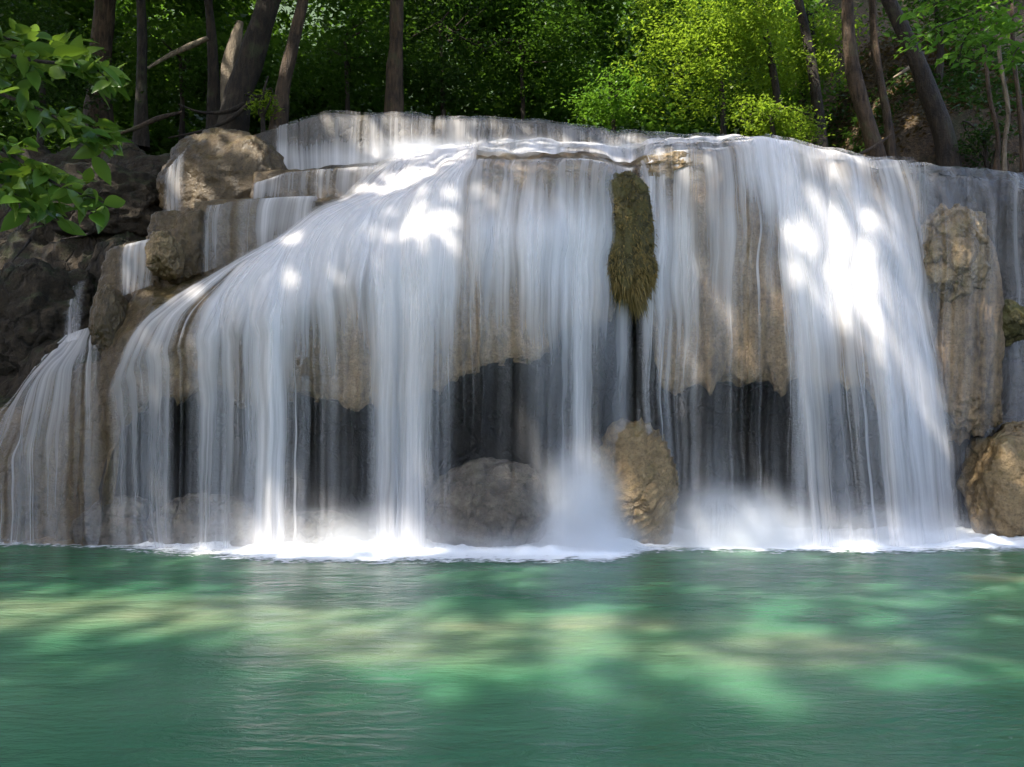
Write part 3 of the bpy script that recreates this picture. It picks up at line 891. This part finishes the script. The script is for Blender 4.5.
tp = b.n('ShaderNodeBsdfTransparent')
M['foam'] = b.finish(b.n('ShaderNodeMixShader', {0: a_, 1: tp.outputs[0], 2: df.outputs[0]}))
fx = np.linspace(-10.5, 9.5, 420)
fy = np.linspace(10.4, 13.6, 100)
FX, FY = np.meshgrid(fx, fy)
fpx = FX / 11.8 * FPX + 512
front = np.interp(fpx, [-60, 40, 120, 200, 300, 400, 470, 540, 600, 640, 680, 760, 840, 940, 1030],
                  [12.75, 12.7, 12.35, 11.75, 11.25, 11.1, 11.2, 11.2, 11.2, 11.9, 12.2, 12.15, 12.1, 12.2, 12.4])
front = front - 0.20 + 0.22 * fbm(FX * 0.9, 0.3, 0.7, 15, 3) + 0.10 * fbm(FX * 3.7, FY * 3, 0.7, 16, 3)
amt = np.interp(fpx, [-60, 60, 200, 300, 420, 600, 640, 700, 800, 940, 1030], [.5, .6, .75, 1, 1, 1, .7, .9, 1, 1, .8])
D = sstep(-0.75, 0.3, FY - front) * amt * (1 - sstep(1.0, 2.0, FY - front) * 0.7)
FZ = water_z(FX, FY) + 0.008 + sstep(0.0, 0.6, FY - front) * (0.04 + 0.16 * np.abs(fbm(FX * 2.4, FY * 2.4, 0.5, 19, 4)))
tag(mesh_np('foam', np.stack([FX, FY, FZ], -1), grid_faces(*FX.shape), M['foam'], attrs={'dens': D}),
    'white foam line churned up along the foot of the falls', 'foam', kind='stuff')


def spray_material(name, density, ns):
    b = NT(name)
    tc = b.n('ShaderNodeTexCoord').outputs['Object']
    ln = b.n('ShaderNodeVectorMath', {0: tc}, operation='LENGTH').outputs['Value']
    fall = b.math('POWER', b.ramp(ln, 1.0, 0.0), 1.6)
    nz = b.noise(tc, ns, 3, 0.55)
    k = b.math('MULTIPLY', fall, b.ramp(nz, 0.25, 0.7))
    v = b.n('ShaderNodeVolumePrincipled', {'Color': (0.97, 0.98, 1.0), 'Density': b.math('MULTIPLY', k, density), 'Anisotropy': 0.2})
    b.set(b.out.inputs['Volume'], v.outputs[0])
    return b.m


M['spray_thick'] = spray_material('thick_spray', 13.0, 1.6)
M['spray_haze'] = spray_material('haze_of_droplets', 1.3, 1.2)
M['spray_step'] = spray_material('spray_on_the_steps', 6.0, 1.8)
M['spray_thin'] = spray_material('thin_spray', 3.2, 2.2)


def spray(px, py, Y, rx, ry, rz, mat, label):
    v, f = ico(3)
    o = mesh_np('spray', v, f, M[mat])
    o.location = at(px, py, Y)
    o.scale = (rx, ry, rz)
    tag(o, label, 'spray', 'clouds of spray', kind='stuff')


spray(578, 512, 11.55, 0.95, 0.6, 1.35, 'spray_thick', 'dense cone of spray left of the ridged boulder')
spray(590, 545, 11.5, 1.1, 0.6, 0.75, 'spray_thick', 'skirt of spray round the foot of the spray cone')
spray(735, 540, 12.0, 1.9, 0.7, 1.15, 'spray_thick', 'wide low mound of spray right of the ridged boulder')
spray(330, 545, 11.7, 3.6, 0.8, 1.0, 'spray_thin', 'faint mist along the foot of the broad left cascade')
spray(890, 540, 12.1, 2.0, 0.8, 1.0, 'spray_thin', 'faint mist along the foot of the white fan')
spray(430, 160, 14.3, 2.6, 1.2, 0.55, 'spray_thin', 'thin haze of spray over the rapids')
spray(400, 225, 12.1, 2.4, 0.5, 0.85, 'spray_haze', 'haze of droplets over the upper left cascade')
spray(862, 225, 12.6, 1.3, 0.5, 0.9, 'spray_haze', 'haze of droplets over the top of the white fan')
spray(415, 152, 14.4, 0.9, 0.6, 0.42, 'spray_step', 'puff of white spray at the left end of the rapids')
spray(520, 150, 14.2, 1.1, 0.6, 0.36, 'spray_step', 'puff of white spray over the middle of the rapids')
spray(615, 153, 14.2, 0.8, 0.5, 0.30, 'spray_step', 'puff of white spray at the right end of the rapids')
spray(505, 205, 12.0, 1.0, 0.35, 0.42, 'spray_step', 'soft burst of spray on the step below the brown rim')
spray(330, 245, 12.4, 0.9, 0.4, 0.5, 'spray_step', 'soft burst of spray on the shoulder of the broad cascade')
spray(490, 545, 11.6, 1.6, 0.7, 0.6, 'spray_thin', 'faint mist in front of the low grey boulder')


# ------------------------------------------------------------------ vegetation
def tube(pts, rad, nseg=10, wob=0.06, seed=0):
    pts = np.asarray(pts, float)
    n0 = len(pts)
    k = max(2, n0 * 7)
    tt = np.linspace(0, n0 - 1, k)
    i = np.clip(tt.astype(int), 0, n0 - 2)
    g = (tt - i)[:, None]
    pp = np.vstack([2 * pts[0] - pts[1], pts, 2 * pts[-1] - pts[-2]])
    a, b_, c, d_ = pp[i], pp[i + 1], pp[i + 2], pp[i + 3]
    q = 0.5 * (2 * b_ + (c - a) * g + (2 * a - 5 * b_ + 4 * c - d_) * g ** 2 + (-a + 3 * b_ - 3 * c + d_) * g ** 3)
    r = np.interp(tt, np.arange(n0), rad)
    t = np.gradient(q, axis=0)
    t /= np.maximum(np.linalg.norm(t, axis=1, keepdims=True), 1e-6)
    ref = np.where(np.abs(t[:, 2:3]) > 0.9, np.array([[1.0, 0, 0]]), np.array([[0, 0, 1.0]]))
    u = np.cross(t, ref); u /= np.linalg.norm(u, axis=1, keepdims=True)
    v = np.cross(t, u)
    th = np.linspace(0, 2 * np.pi, nseg, endpoint=False)
    rr = r[:, None] * (1 + wob * 2 * vnoise(np.cos(th)[None] * 1.3 + seed, np.sin(th)[None] * 1.3, q[:, 2:3] * 1.5 + q[:, 0:1], seed))
    P = q[:, None] + (u[:, None] * np.cos(th)[None, :, None] + v[:, None] * np.sin(th)[None, :, None]) * rr[..., None]
    a_ = np.arange(k * nseg).reshape(k, nseg)
    b2 = np.roll(a_, -1, 1)
    F = np.stack([a_[:-1], b2[:-1], b2[1:], a_[1:]], -1).reshape(-1, 4)
    return P.reshape(-1, 3), F


def leaves(P, size, up=0.55, aspect=2.1, seed=0, dirs=None, droop=0.25, fold=0.22):
    """one folded, pointed leaf (4 corners on 2 quads) per point"""
    r = np.random.default_rng(seed)
    n = len(P)
    L = size * r.uniform(0.65, 1.3, n)
    nrm = r.normal(size=(n, 3)); nrm[:, 2] = np.abs(nrm[:, 2]) + up * 2
    nrm /= np.linalg.norm(nrm, axis=1, keepdims=True)
    d = r.normal(size=(n, 3)) if dirs is None else dirs + r.normal(size=(n, 3)) * 0.55
    d[:, 2] -= droop
    d -= nrm * (d * nrm).sum(1, keepdims=True)
    d /= np.maximum(np.linalg.norm(d, axis=1, keepdims=True), 1e-6)
    s = np.cross(nrm, d)
    w = (L / aspect)[:, None] * 0.5
    L = L[:, None]
    base = P
    m1 = P + d * L * 0.5 - nrm * L * 0.02
    tip = P + d * L - nrm * L * 0.13
    l1 = P + d * L * 0.30 + s * w + nrm * w * fold * 2
    l2 = P + d * L * 0.68 + s * w * 0.8 + nrm * w * fold * 1.4
    r1 = P + d * L * 0.30 - s * w + nrm * w * fold * 2
    r2 = P + d * L * 0.68 - s * w * 0.8 + nrm * w * fold * 1.4
    V = np.stack([base, l1, l2, tip, r2, r1, m1], 1)
    q = np.array([[0, 6, 2, 1], [6, 3, 2, 2], [0, 5, 4, 6], [6, 4, 3, 3]])
    F = (np.arange(n) * 7)[:, None, None]
    f1 = np.array([[0, 6, 2, 1], [0, 5, 4, 6]])[None] + F
    f2 = np.array([[6, 3, 2], [6, 4, 3]])[None] + F
    return V.reshape(-1, 3), f1.reshape(-1, 4), f2.reshape(-1, 3)


def fine_leaves(name, P, size, mat, parent, seed, dirs, up=0.5, aspect=2.2, droop=0.3):
    """leaves seen close by: a smooth outline, a fold along the midrib and a bent tip"""
    r = np.random.default_rng(seed)
    n = len(P)
    L = (size * r.uniform(0.5, 1.25, n))[:, None]
    nrm = r.normal(size=(n, 3)); nrm[:, 2] = np.abs(nrm[:, 2]) + up * 2
    nrm /= np.linalg.norm(nrm, axis=1, keepdims=True)
    d = dirs + r.normal(size=(n, 3)) * 0.5
    d[:, 2] -= droop
    d -= nrm * (d * nrm).sum(1, keepdims=True)
    d /= np.linalg.norm(d, axis=1, keepdims=True)
    s = np.cross(nrm, d)
    bend = r.uniform(0.05, 0.45, n)[:, None]
    tw = r.uniform(-0.25, 0.25, n)[:, None]
    tt = np.array([-0.12, 0.0, 0.12, 0.28, 0.45, 0.62, 0.8, 0.92, 1.0])
    ww = np.array([0.012, 0.015, 0.30, 0.47, 0.50, 0.43, 0.25, 0.10, 0.003])
    rows = []
    for t, w in zip(tt, ww):
        c = P + d * L * t - nrm * L * bend * t * t * 0.6
        sd = s + nrm * (tw * t)
        wl = L / aspect * w
        rows.append(np.stack([c + sd * wl + nrm * wl * 0.35, c, c - sd * wl + nrm * wl * 0.35], 1))
    V = np.stack(rows, 1)                                   # n, 9, 3, 3
    k = len(tt)
    f = grid_faces(k, 3)
    F = (f[None] + (np.arange(n) * k * 3)[:, None, None]).reshape(-1, 4)
    return mesh_np(name, V.reshape(-1, 3), F, M[mat], parent, smooth=True)


def leaf_mesh(name, P, size, mat, parent=None, simple=False, **kw):
    if len(P) == 0:
        return None
    V, f4, f3 = leaves(P, size, **kw)
    if simple:
        n = len(P)
        V = V.reshape(n, 7, 3)[:, [0, 1, 3, 5]]
        F = np.arange(4 * n).reshape(-1, 4)
        return mesh_np(name, V.reshape(-1, 3), F, M[mat], parent, smooth=False)
    tri = np.vstack([f4[:, [0, 1, 2]], f4[:, [0, 2, 3]], f3])
    return mesh_np(name, V, tri, M[mat], parent, smooth=False)


def spray_points(centres, radii, per, seed, flat=0.5):
    """leaf points in loose flattened sprays around each centre"""
    r = np.random.default_rng(seed)
    n = len(centres)
    p = r.normal(size=(n, per, 3)) * 0.55
    p[..., 2] *= flat
    p[..., 2] -= 0.25 * (p[..., 0] ** 2 + p[..., 1] ** 2)
    return (np.asarray(centres)[:, None] + p * np.asarray(radii).reshape(-1, 1, 1)).reshape(-1, 3)


def lobed_centres(c, r, n, seed, hollow=0.35, lobes=7):
    """spray centres on several uneven lobes of a crown"""
    q = np.random.default_rng(seed)
    lc = q.normal(size=(lobes, 3))
    lc /= np.linalg.norm(lc, axis=1, keepdims=True)
    lc *= q.uniform(0.35, 0.8, (lobes, 1))
    lr = q.uniform(0.28, 0.55, lobes)
    k = q.integers(0, lobes, n)
    d = q.normal(size=(n, 3))
    d /= np.linalg.norm(d, axis=1, keepdims=True)
    p = lc[k] + d * (lr[k] * q.uniform(hollow, 1.0, n) ** 0.5)[:, None]
    return np.asarray(c) + p * np.asarray(r)


def tree(name, label, cat, trunk, rad, bark, crown=None, leaf='leaf_mid', n=120, per=22, lsize=0.16, seed=0, group=None, gaps=False, limbs=4, spray_r=0.5, simple=True,
         lobes=7, kind='trunk'):
    """trunk: points from the ground up; crown: (centre, radii)"""
    e = empty(name, label, cat, group)
    q = np.random.default_rng(seed + 900)
    parts = [tube(trunk, rad, 12, 0.08, seed)]
    trunk = np.asarray(trunk, float)
    if crown is not None:
        c, r = np.asarray(crown[0], float), np.asarray(crown[1], float)
        for k in range(limbs):
            a = q.uniform(0, 2 * np.pi)
            end = c + r * np.array([math.cos(a) * 0.65, math.sin(a) * 0.65, q.uniform(-0.3, 0.5)])
            st = trunk[-1] * 0.8 + trunk[-2] * 0.2 if k % 2 else trunk[-1]
            mid = (st + end) / 2 + q.normal(size=3) * 0.15 + np.array([0, 0, 0.15])
            parts.append(tube([st, mid, end], [rad[-1] * 0.8, rad[-1] * 0.45, rad[-1] * 0.12], 7, 0.06, seed + k))
    v, f = join(parts)
    mesh_np(kind, v, f, M[bark], e)
    if crown is not None:
        cc = lobed_centres(c, r, n, seed, lobes=lobes)
        P = spray_points(cc, q.uniform(0.6, 1.3, len(cc)) * spray_r, per, seed + 3)
        if gaps:
            P = P[shade_keep(P)]
        leaf_mesh('crown', P, lsize, leaf, e, simple=simple, seed=seed)
    return e


def path(*pp):
    return [at(*p) for p in pp]


def gz(px, Y):
    x = (px - 512) / FPX * Y
    return float(ground_z(x, Y))


def above(px, Y, dz):
    x = (px - 512) / FPX * Y
    return np.array([x, Y, float(ground_z(x, Y)) + dz])


def trunk_tree(label, base, pts, rad, bark, leaf, seed, Y, top_extra=2.2, cr=1.8, name='tree', n=70, group='slender trees along the top of the falls'):
    p = [at(base, pts[0][1] + 58, Y)] + [at(x, y, Y) for x, y in pts]
    d = p[-1] - p[-2]
    d = d / np.linalg.norm(d)
    top = p[-1] + d * top_extra
    p.append(top)
    rr = list(np.interp(np.linspace(0, 1, len(p)), [0, 0.12, 1], [rad * 1.35, rad, rad * 0.62]))
    return tree(name, label, 'tree', p, rr, bark, (top + np.array([0, 0, 0.8]), (cr, cr, cr * 0.7)), leaf, n, 20, 0.17, seed, group, gaps=True)


# trunks on the left, in the shade
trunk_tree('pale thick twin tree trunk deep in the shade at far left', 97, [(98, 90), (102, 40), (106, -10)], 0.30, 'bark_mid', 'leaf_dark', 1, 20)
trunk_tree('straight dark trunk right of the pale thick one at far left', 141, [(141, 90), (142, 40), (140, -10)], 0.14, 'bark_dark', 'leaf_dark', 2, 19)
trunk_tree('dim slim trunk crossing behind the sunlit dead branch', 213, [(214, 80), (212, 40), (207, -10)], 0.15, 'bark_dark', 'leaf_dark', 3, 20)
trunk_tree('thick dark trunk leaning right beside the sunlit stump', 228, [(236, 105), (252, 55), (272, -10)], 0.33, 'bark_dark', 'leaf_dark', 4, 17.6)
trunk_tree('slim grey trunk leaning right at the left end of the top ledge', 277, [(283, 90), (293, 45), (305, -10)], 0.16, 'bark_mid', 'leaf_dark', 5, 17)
trunk_tree('brown straight trunk above the middle of the topmost curtain', 392, [(394, 90), (396, 45), (397, -10)], 0.22, 'bark_mid', 'leaf_mid', 6, 19)
# trunks on the right
trunk_tree('thin dark trunk rising through the lime bush', 782, [(776, 90), (768, 45), (758, -10)], 0.10, 'bark_dark', 'leaf_lime', 7, 18.5, cr=1.2, n=40)
trunk_tree('thin dark leaning trunk at the right rim of the lime bush', 822, [(818, 110), (810, 55), (796, -10)], 0.14, 'bark_dark', 'leaf_mid', 8, 19)
trunk_tree('curved sunlit brown trunk standing at the edge of the right ledge', 884, [(872, 135), (856, 85), (849, 40), (847, -10)], 0.17, 'bark_mid', 'leaf_mid', 9, 16.6)
trunk_tree('slender brown trunk just right of the curved sunlit one', 893, [(889, 130), (880, 80), (874, 40), (872, -10)], 0.10, 'bark_mid', 'leaf_mid', 10, 16.9, cr=1.2)
trunk_tree('stout dark trunk leaning left over the right ledge', 952, [(945, 140), (930, 95), (912, 50), (884, -10)], 0.205, 'bark_dark', 'leaf_mid', 11, 16.4)
trunk_tree('thin bare sapling below the hanging green branch', 993, [(998, 140), (990, 100), (985, 55), (978, 0)], 0.045, 'bark_mid', 'leaf_mid', 12, 15.6, cr=0.7, n=20)
trunk_tree('thin crooked sapling second from the right edge', 1006, [(1004, 150), (1008, 110), (1000, 60), (996, 0)], 0.045, 'bark_pale', 'leaf_mid', 13, 15.6, cr=0.7, n=20)
trunk_tree('thin sapling at the very right edge', 1024, [(1022, 140), (1019, 100), (1014, 60), (1012, 0)], 0.05, 'bark_mid', 'leaf_mid', 14, 15.4, cr=0.7, n=20)


# stump, dead branches, roots
def limb(name, label, cat, pts, rad, bark, seed=0, extra=(), group=None):
    parts = [tube(pts, rad, 9, 0.1, seed)]
    for p, r in extra:
        parts.append(tube(p, r, 7, 0.1, seed + 1))
    v, f = join(parts)
    return tag(mesh_np(name, v, f, M[bark]), label, cat, group)


limb('tree_stump', 'broken pale trunk catching sun left of the leaning dark trunk', 'stump', [above(228, 18.6, -0.4)] + path((230, 85, 18.6), (234, 50, 18.6), (240, 22, 18.6)), [0.24, 0.2, 0.17, 0.09], 'bark_pale', 3)
limb('fallen_branch', 'sunlit dead branch slanting up among the left trunks', 'branch', path((148, 68, 18.4), (172, 54, 18.4), (190, 46, 18.4), (208, 38, 18.4)), [0.03, 0.06, 0.07, 0.05], 'bark_pale', 4)
limb('fallen_branch', 'dark dead branch lying down the left bank', 'branch', path((100, 140, 16.4), (135, 128, 16.4), (160, 118, 16.6), (182, 112, 16.8)), [0.02, 0.045, 0.05, 0.03], 'bark_mid', 5)
limb('fallen_branch', 'grey dead stick leaning between the slender trunks at right', 'branch', path((893, 78, 17.2), (908, 68, 17.2), (925, 52, 17.2)), [0.02, 0.04, 0.03], 'bark_pale', 6)
limb('fallen_branch', 'pale log lying on the dam behind the right curtain', 'branch', path((858, 155, 15.9), (875, 146, 16.0), (892, 134, 16.2)), [0.03, 0.035, 0.015], 'bark_mid', 7)
q = np.random.default_rng(33)
roots = [((258, 96), (232, 118), (205, 130), (168, 138), 16.9, 'gnarled root creeping left from the leaning dark trunk'),
         ((245, 104), (225, 112), (200, 112), (178, 104), 17.0, 'bent root arching above the left bank'),
         ((130, 178), (118, 210), (92, 232), (60, 240), 15.0, 'pale root hanging down the dark left bank'),
         ((24, 150), (40, 190), (34, 232), (12, 262), 14.2, 'thin root at the left edge of the bank')]
for k, (a, b_, c, d_, Y, lab) in enumerate(roots):
    limb('tree_root', lab, 'root', path((*a, Y), (*b_, Y - 0.15), (*c, Y - 0.25), (*d_, Y - 0.3)), [0.05, 0.045, 0.03, 0.012], 'bark_dark', 50 + k, group='roots on the banks')


def shrub(label, px, py, Y, wpx, hpx, dep, leaf, n, per, lsize, seed, name='bush', cat='bush', spray_r=0.38, group=None, lobes=9, gaps=False, bark='bark_dark'):
    s = Y / FPX
    c = at(px, py, Y)
    r = (wpx / 2 * s, dep, hpx / 2 * s)
    base = np.array([c[0], Y, ground_z(c[0], Y) - 0.2])
    top = c + np.array([0, 0, r[2] * 0.2])
    return tree(name, label, cat, [base, (base + top) / 2 + np.array([0.1, 0, 0]), top], [0.09, 0.07, 0.04], bark, (c, r), leaf, n, per, lsize, seed, group, gaps, 6, spray_r, True, lobes, 'stem')


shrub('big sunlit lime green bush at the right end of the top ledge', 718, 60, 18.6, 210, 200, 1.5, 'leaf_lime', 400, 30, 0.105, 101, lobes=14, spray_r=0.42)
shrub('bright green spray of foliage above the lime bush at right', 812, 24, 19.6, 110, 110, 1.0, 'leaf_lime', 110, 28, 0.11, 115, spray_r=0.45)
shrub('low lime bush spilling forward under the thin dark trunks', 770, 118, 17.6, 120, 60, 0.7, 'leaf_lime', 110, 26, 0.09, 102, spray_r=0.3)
shrub('half lit green bush left of the lime one', 610, 92, 19.0, 120, 80, 1.0, 'leaf_fresh', 110, 28, 0.11, 103, spray_r=0.4)
shrub('mid green tree filling the gap above the middle ledge', 520, 60, 21.5, 210, 190, 1.8, 'leaf_mid', 260, 28, 0.14, 104, 'tree', 'tree', 0.55, lobes=12)
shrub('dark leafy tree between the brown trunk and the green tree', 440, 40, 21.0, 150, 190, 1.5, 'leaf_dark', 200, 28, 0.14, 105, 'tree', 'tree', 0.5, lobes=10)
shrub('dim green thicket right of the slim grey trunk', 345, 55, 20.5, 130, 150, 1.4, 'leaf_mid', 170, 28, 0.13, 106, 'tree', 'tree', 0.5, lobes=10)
shrub('small green sprig at the foot of the slim grey trunk', 262, 100, 16.6, 34, 36, 0.4, 'leaf_lime', 20, 20, 0.09, 107, spray_r=0.2)
shrub('dark green bush behind the stump', 180, 70, 21.5, 130, 130, 1.4, 'leaf_mid', 150, 26, 0.13, 108, spray_r=0.5)
shrub('dark bush in the far left corner behind the broad leaves', 40, 60, 17.5, 130, 170, 1.4, 'leaf_dark', 160, 26, 0.13, 109, spray_r=0.5)
shrub('green bush between the two thin dark trunks', 800, 62, 20.6, 90, 170, 1.2, 'leaf_fresh', 150, 28, 0.12, 110, spray_r=0.45)
shrub('dark shrub on the right bank under the hanging branch', 985, 140, 16.2, 70, 60, 0.5, 'leaf_dark', 40, 22, 0.10, 111, spray_r=0.3)
shrub('brownish thicket behind the slender trunks at right', 915, 60, 20.2, 120, 160, 1.0, 'leaf_dry', 60, 22, 0.12, 112, spray_r=0.5)
shrub('green tree leaning in above the two right trunks', 935, 8, 18.5, 130, 90, 1.2, 'leaf_mid', 90, 26, 0.13, 113, 'tree', 'tree', 0.5)


# the far wood: one mass of foliage on the rising slope
def far_wood():
    q = np.random.default_rng(17)
    C, RR = [], []
    for k in range(420):
        y = 22.5 + 14 * ((k * 0.7548777) % 1)
        x = (-0.86 + 1.72 * ((k * 0.618034) % 1)) * y
        z = ground_z(x, y) + q.uniform(0.5, 11.5)
        C.append((x, y, z)); RR.append(q.uniform(1.2, 2.4))
    cc = np.vstack([lobed_centres(c, (r, r, r), 42, 200 + i, lobes=6) for i, (c, r) in enumerate(zip(C, RR))])
    P = spray_points(cc, q.uniform(0.4, 0.9, len(cc)), 16, 5)
    o = leaf_mesh('far_wood', P, 0.27, 'leaf_mid', simple=True, seed=7, aspect=1.7)
    tag(o, 'dense green wood filling the slope behind the waterfall', 'wood', kind='stuff')


far_wood()


# leaf litter and low plants on the banks
def undergrowth():
    q = np.random.default_rng(23)
    n = 2600
    x = np.concatenate([q.uniform(-11, -4.5, n), q.uniform(-4, 4.5, 900), q.uniform(5.5, 13, n)])
    y = np.concatenate([q.uniform(16.9, 22, n), q.uniform(17.5, 21, 900), q.uniform(15.6, 21, n)])
    c = np.stack([x, y, ground_z(x, y) + 0.1], 1)
    c = c[fbm(c[:, 0] * 0.7, c[:, 1] * 0.7, 0.5, 29, 2) > -0.1]
    P = spray_points(c, np.full(len(c), 0.22), 7, 29)
    tag(leaf_mesh('undergrowth', P, 0.13, 'leaf_dark', simple=True, seed=9), 'low dark seedlings and ground plants under the trees', 'undergrowth', kind='stuff')
    n = 9000
    x = np.concatenate([q.uniform(-11, -4.5, n // 2), q.uniform(4.8, 12, n)])
    y = np.concatenate([q.uniform(16.4, 22, n // 2), q.uniform(14.6, 21, n)])
    P = np.stack([x, y, ground_z(x, y) + q.uniform(0.0, 0.06, len(x))], 1)
    tag(leaf_mesh('dead_leaves', P, 0.13, 'leaf_dry', simple=True, seed=10, up=0.9), 'dry brown leaves littering the forest floor', 'leaf litter', kind='stuff')


undergrowth()


# near branch with broad leaves, reaching in from a tree left of the frame
def broad_branch():
    e = empty('broadleaf_tree', 'broad leaved branches reaching in from a near tree at the left edge', 'tree')
    Y = 6.6
    q = np.random.default_rng(41)
    root = np.array([-6.2, 6.9, float(ground_z(-6.2, 6.9))])
    trunk = [np.array([-11.5, 8.0, 0.5]), np.array([-9.5, 7.6, 3.4]), np.array([-7.0, 7.1, 5.2]), np.array([-5.6, 6.8, 5.6])]
    parts = [tube(trunk, [0.28, 0.2, 0.12, 0.07], 12, 0.08, 3)]
    twigs = [[(-140, 30, 6.8), (-40, 40, 6.7), (30, 60, 6.6), (88, 66, 6.5), (112, 84, 6.5)],
             [(-120, 40, 6.9), (-20, 80, 6.8), (40, 110, 6.7), (85, 130, 6.6), (108, 140, 6.6)],
             [(-120, 60, 6.8), (-30, 120, 6.6), (20, 160, 6.5), (60, 186, 6.4), (100, 200, 6.4)],
             [(-100, 70, 6.7), (-40, 150, 6.5), (0, 185, 6.4), (40, 208, 6.4)],
             [(-120, 20, 7.0), (-20, 30, 6.9), (40, 48, 6.8), (72, 50, 6.8)],
             [(-90, 120, 6.9), (-20, 160, 6.9), (30, 178, 6.9), (52, 215, 6.9)]]
    pts, dirs = [], []
    for k, tw in enumerate(twigs):
        tp_ = [at(*p) for p in tw]
        parts.append(tube([trunk[-1]] + tp_[1:], [0.04] + list(np.linspace(0.022, 0.006, len(tp_) - 1)), 6, 0.05, k))
        tp_ = np.array(tp_)
        L = np.linspace(1.0, len(tp_) - 1, 38)
        for s in L:
            i = min(int(s), len(tp_) - 2)
            p = tp_[i] + (tp_[i + 1] - tp_[i]) * (s - i)
            d = tp_[i + 1] - tp_[i]
            d = d / np.linalg.norm(d)
            for j in range(2):
                side = q.normal(size=3); side[2] = abs(side[2]) * 0.3 - 0.35
                pts.append(p + q.normal(size=3) * 0.06)
                dirs.append(d * 0.6 + side / np.linalg.norm(side) * 0.9)
    v, f = join(parts)
    mesh_np('trunk', v, f, M['bark_dark'], e)
    fine_leaves('leaves', np.array(pts), 0.235, 'leaf_broad', e, 44, np.array(dirs), 0.3, 2.25, 0.3)


broad_branch()


def hanging_branch():
    e = empty('leafy_tree', 'fresh green feathery branches hanging in at the top right corner', 'tree')
    q = np.random.default_rng(52)
    trunk = [np.array([11.8, 12.2, 2.0]), np.array([11.0, 12.0, 6.0]), np.array([9.6, 11.8, 8.6]), np.array([8.6, 11.5, 9.0])]
    parts = [tube(trunk, [0.25, 0.2, 0.12, 0.06], 12, 0.08, 5)]
    tw = [[(1060, -40, 11.4), (1020, -10, 11.3), (975, 12, 11.2), (935, 28, 11.1), (918, 42, 11.1)],
          [(1080, -20, 11.5), (1030, 20, 11.3), (1000, 35, 11.2), (985, 52, 11.2)],
          [(1060, -50, 11.3), (1010, -30, 11.2), (960, -8, 11.1), (925, 8, 11.0)],
          [(1090, 0, 11.6), (1050, 30, 11.5), (1024, 42, 11.4), (1010, 60, 11.4)],
          [(1040, -10, 11.3), (1000, 10, 11.2), (968, 34, 11.1), (958, 62, 11.1)]]
    pts, dirs = [], []
    for k, t_ in enumerate(tw):
        tp_ = np.array([at(*p) for p in t_])
        parts.append(tube([trunk[-1]] + list(tp_[1:]), [0.04] + list(np.linspace(0.02, 0.005, len(tp_) - 1)), 6, 0.05, k))
        for s in np.linspace(0.6, len(tp_) - 1, 22):
            i = min(int(s), len(tp_) - 2)
            p = tp_[i] + (tp_[i + 1] - tp_[i]) * (s - i)
            sd = q.normal(size=3); sd[2] *= 0.35; sd /= np.linalg.norm(sd)
            for j in range(9):
                pts.append(p + sd * 0.05 * j + q.normal(size=3) * 0.02)
                perp = np.cross(sd, [0, 0, 1]) * (1 if j % 2 else -1)
                dirs.append(perp + sd * 0.6 + np.array([0, 0, -0.2]))
    v, f = join(parts)
    mesh_np('trunk', v, f, M['bark_dark'], e)
    fine_leaves('leaves', np.array(pts), 0.145, 'leaf_fresh', e, 54, np.array(dirs), 0.8, 2.4, 0.2)


hanging_branch()


# unseen trees added to shade the pool, leaf gaps cut for the sun patches
def shade_canopy():
    q = np.random.default_rng(61)
    n = 10500
    C = np.stack([q.uniform(-34, 9, n), q.uniform(-18, 21, n), q.uniform(19.5, 26.0, n)], 1)
    homes = np.array([(-17.5, 12.5), (-18.5, 1.5), (-17.0, -8.5), (-6.0, -17.5), (15.5, 9.0), (15.5, -4.0)])
    tops = np.array([(-19.5, 13.5), (-22, 2), (-19.0, -10.0), (-5.0, -11.0), (0.5, 12.0), (2.5, 1)])
    k = np.argmin(((C[:, None, :2] - tops[None]) ** 2).sum(-1), 1)
    names = ['added out-of-view shade tree on the left bank beside the falls', 'added out-of-view shade tree on the left bank beside the pool', 'added out-of-view shade tree behind the viewpoint on the left',
             'added out-of-view shade tree behind the viewpoint', 'added out-of-view shade tree arching from the right bank over the falls', 'added out-of-view shade tree on the right bank of the pool']
    for i in range(6):
        e = empty('added_shade_tree', names[i], 'tree', 'added out-of-view trees shading the pool')
        b0 = np.array([*homes[i], float(ground_z(*homes[i])) - 0.4])
        t0 = np.array([*tops[i], 19.5])
        parts = [tube([b0, b0 * 0.7 + t0 * 0.3 + np.array([0, 0, 5.0]), t0], [0.55, 0.42, 0.22], 12, 0.08, i)]
        mine = C[k == i]
        for j in range(9):
            en = mine[q.integers(0, len(mine))]
            parts.append(tube([t0, (t0 + en) / 2 + np.array([0, 0, 0.4]), en], [0.16, 0.08, 0.03], 6, 0.05, j))
        v, f = join(parts)
        mesh_np('trunk', v, f, M['bark_dark'], e)
        P = spray_points(mine, np.full(len(mine), 0.6), 10, 70 + i)
        P = P[shade_keep(P)]
        leaf_mesh('crown', P, 0.52, 'leaf_dark', e, simple=True, seed=80 + i, up=0.9, aspect=1.5)


shade_canopy()
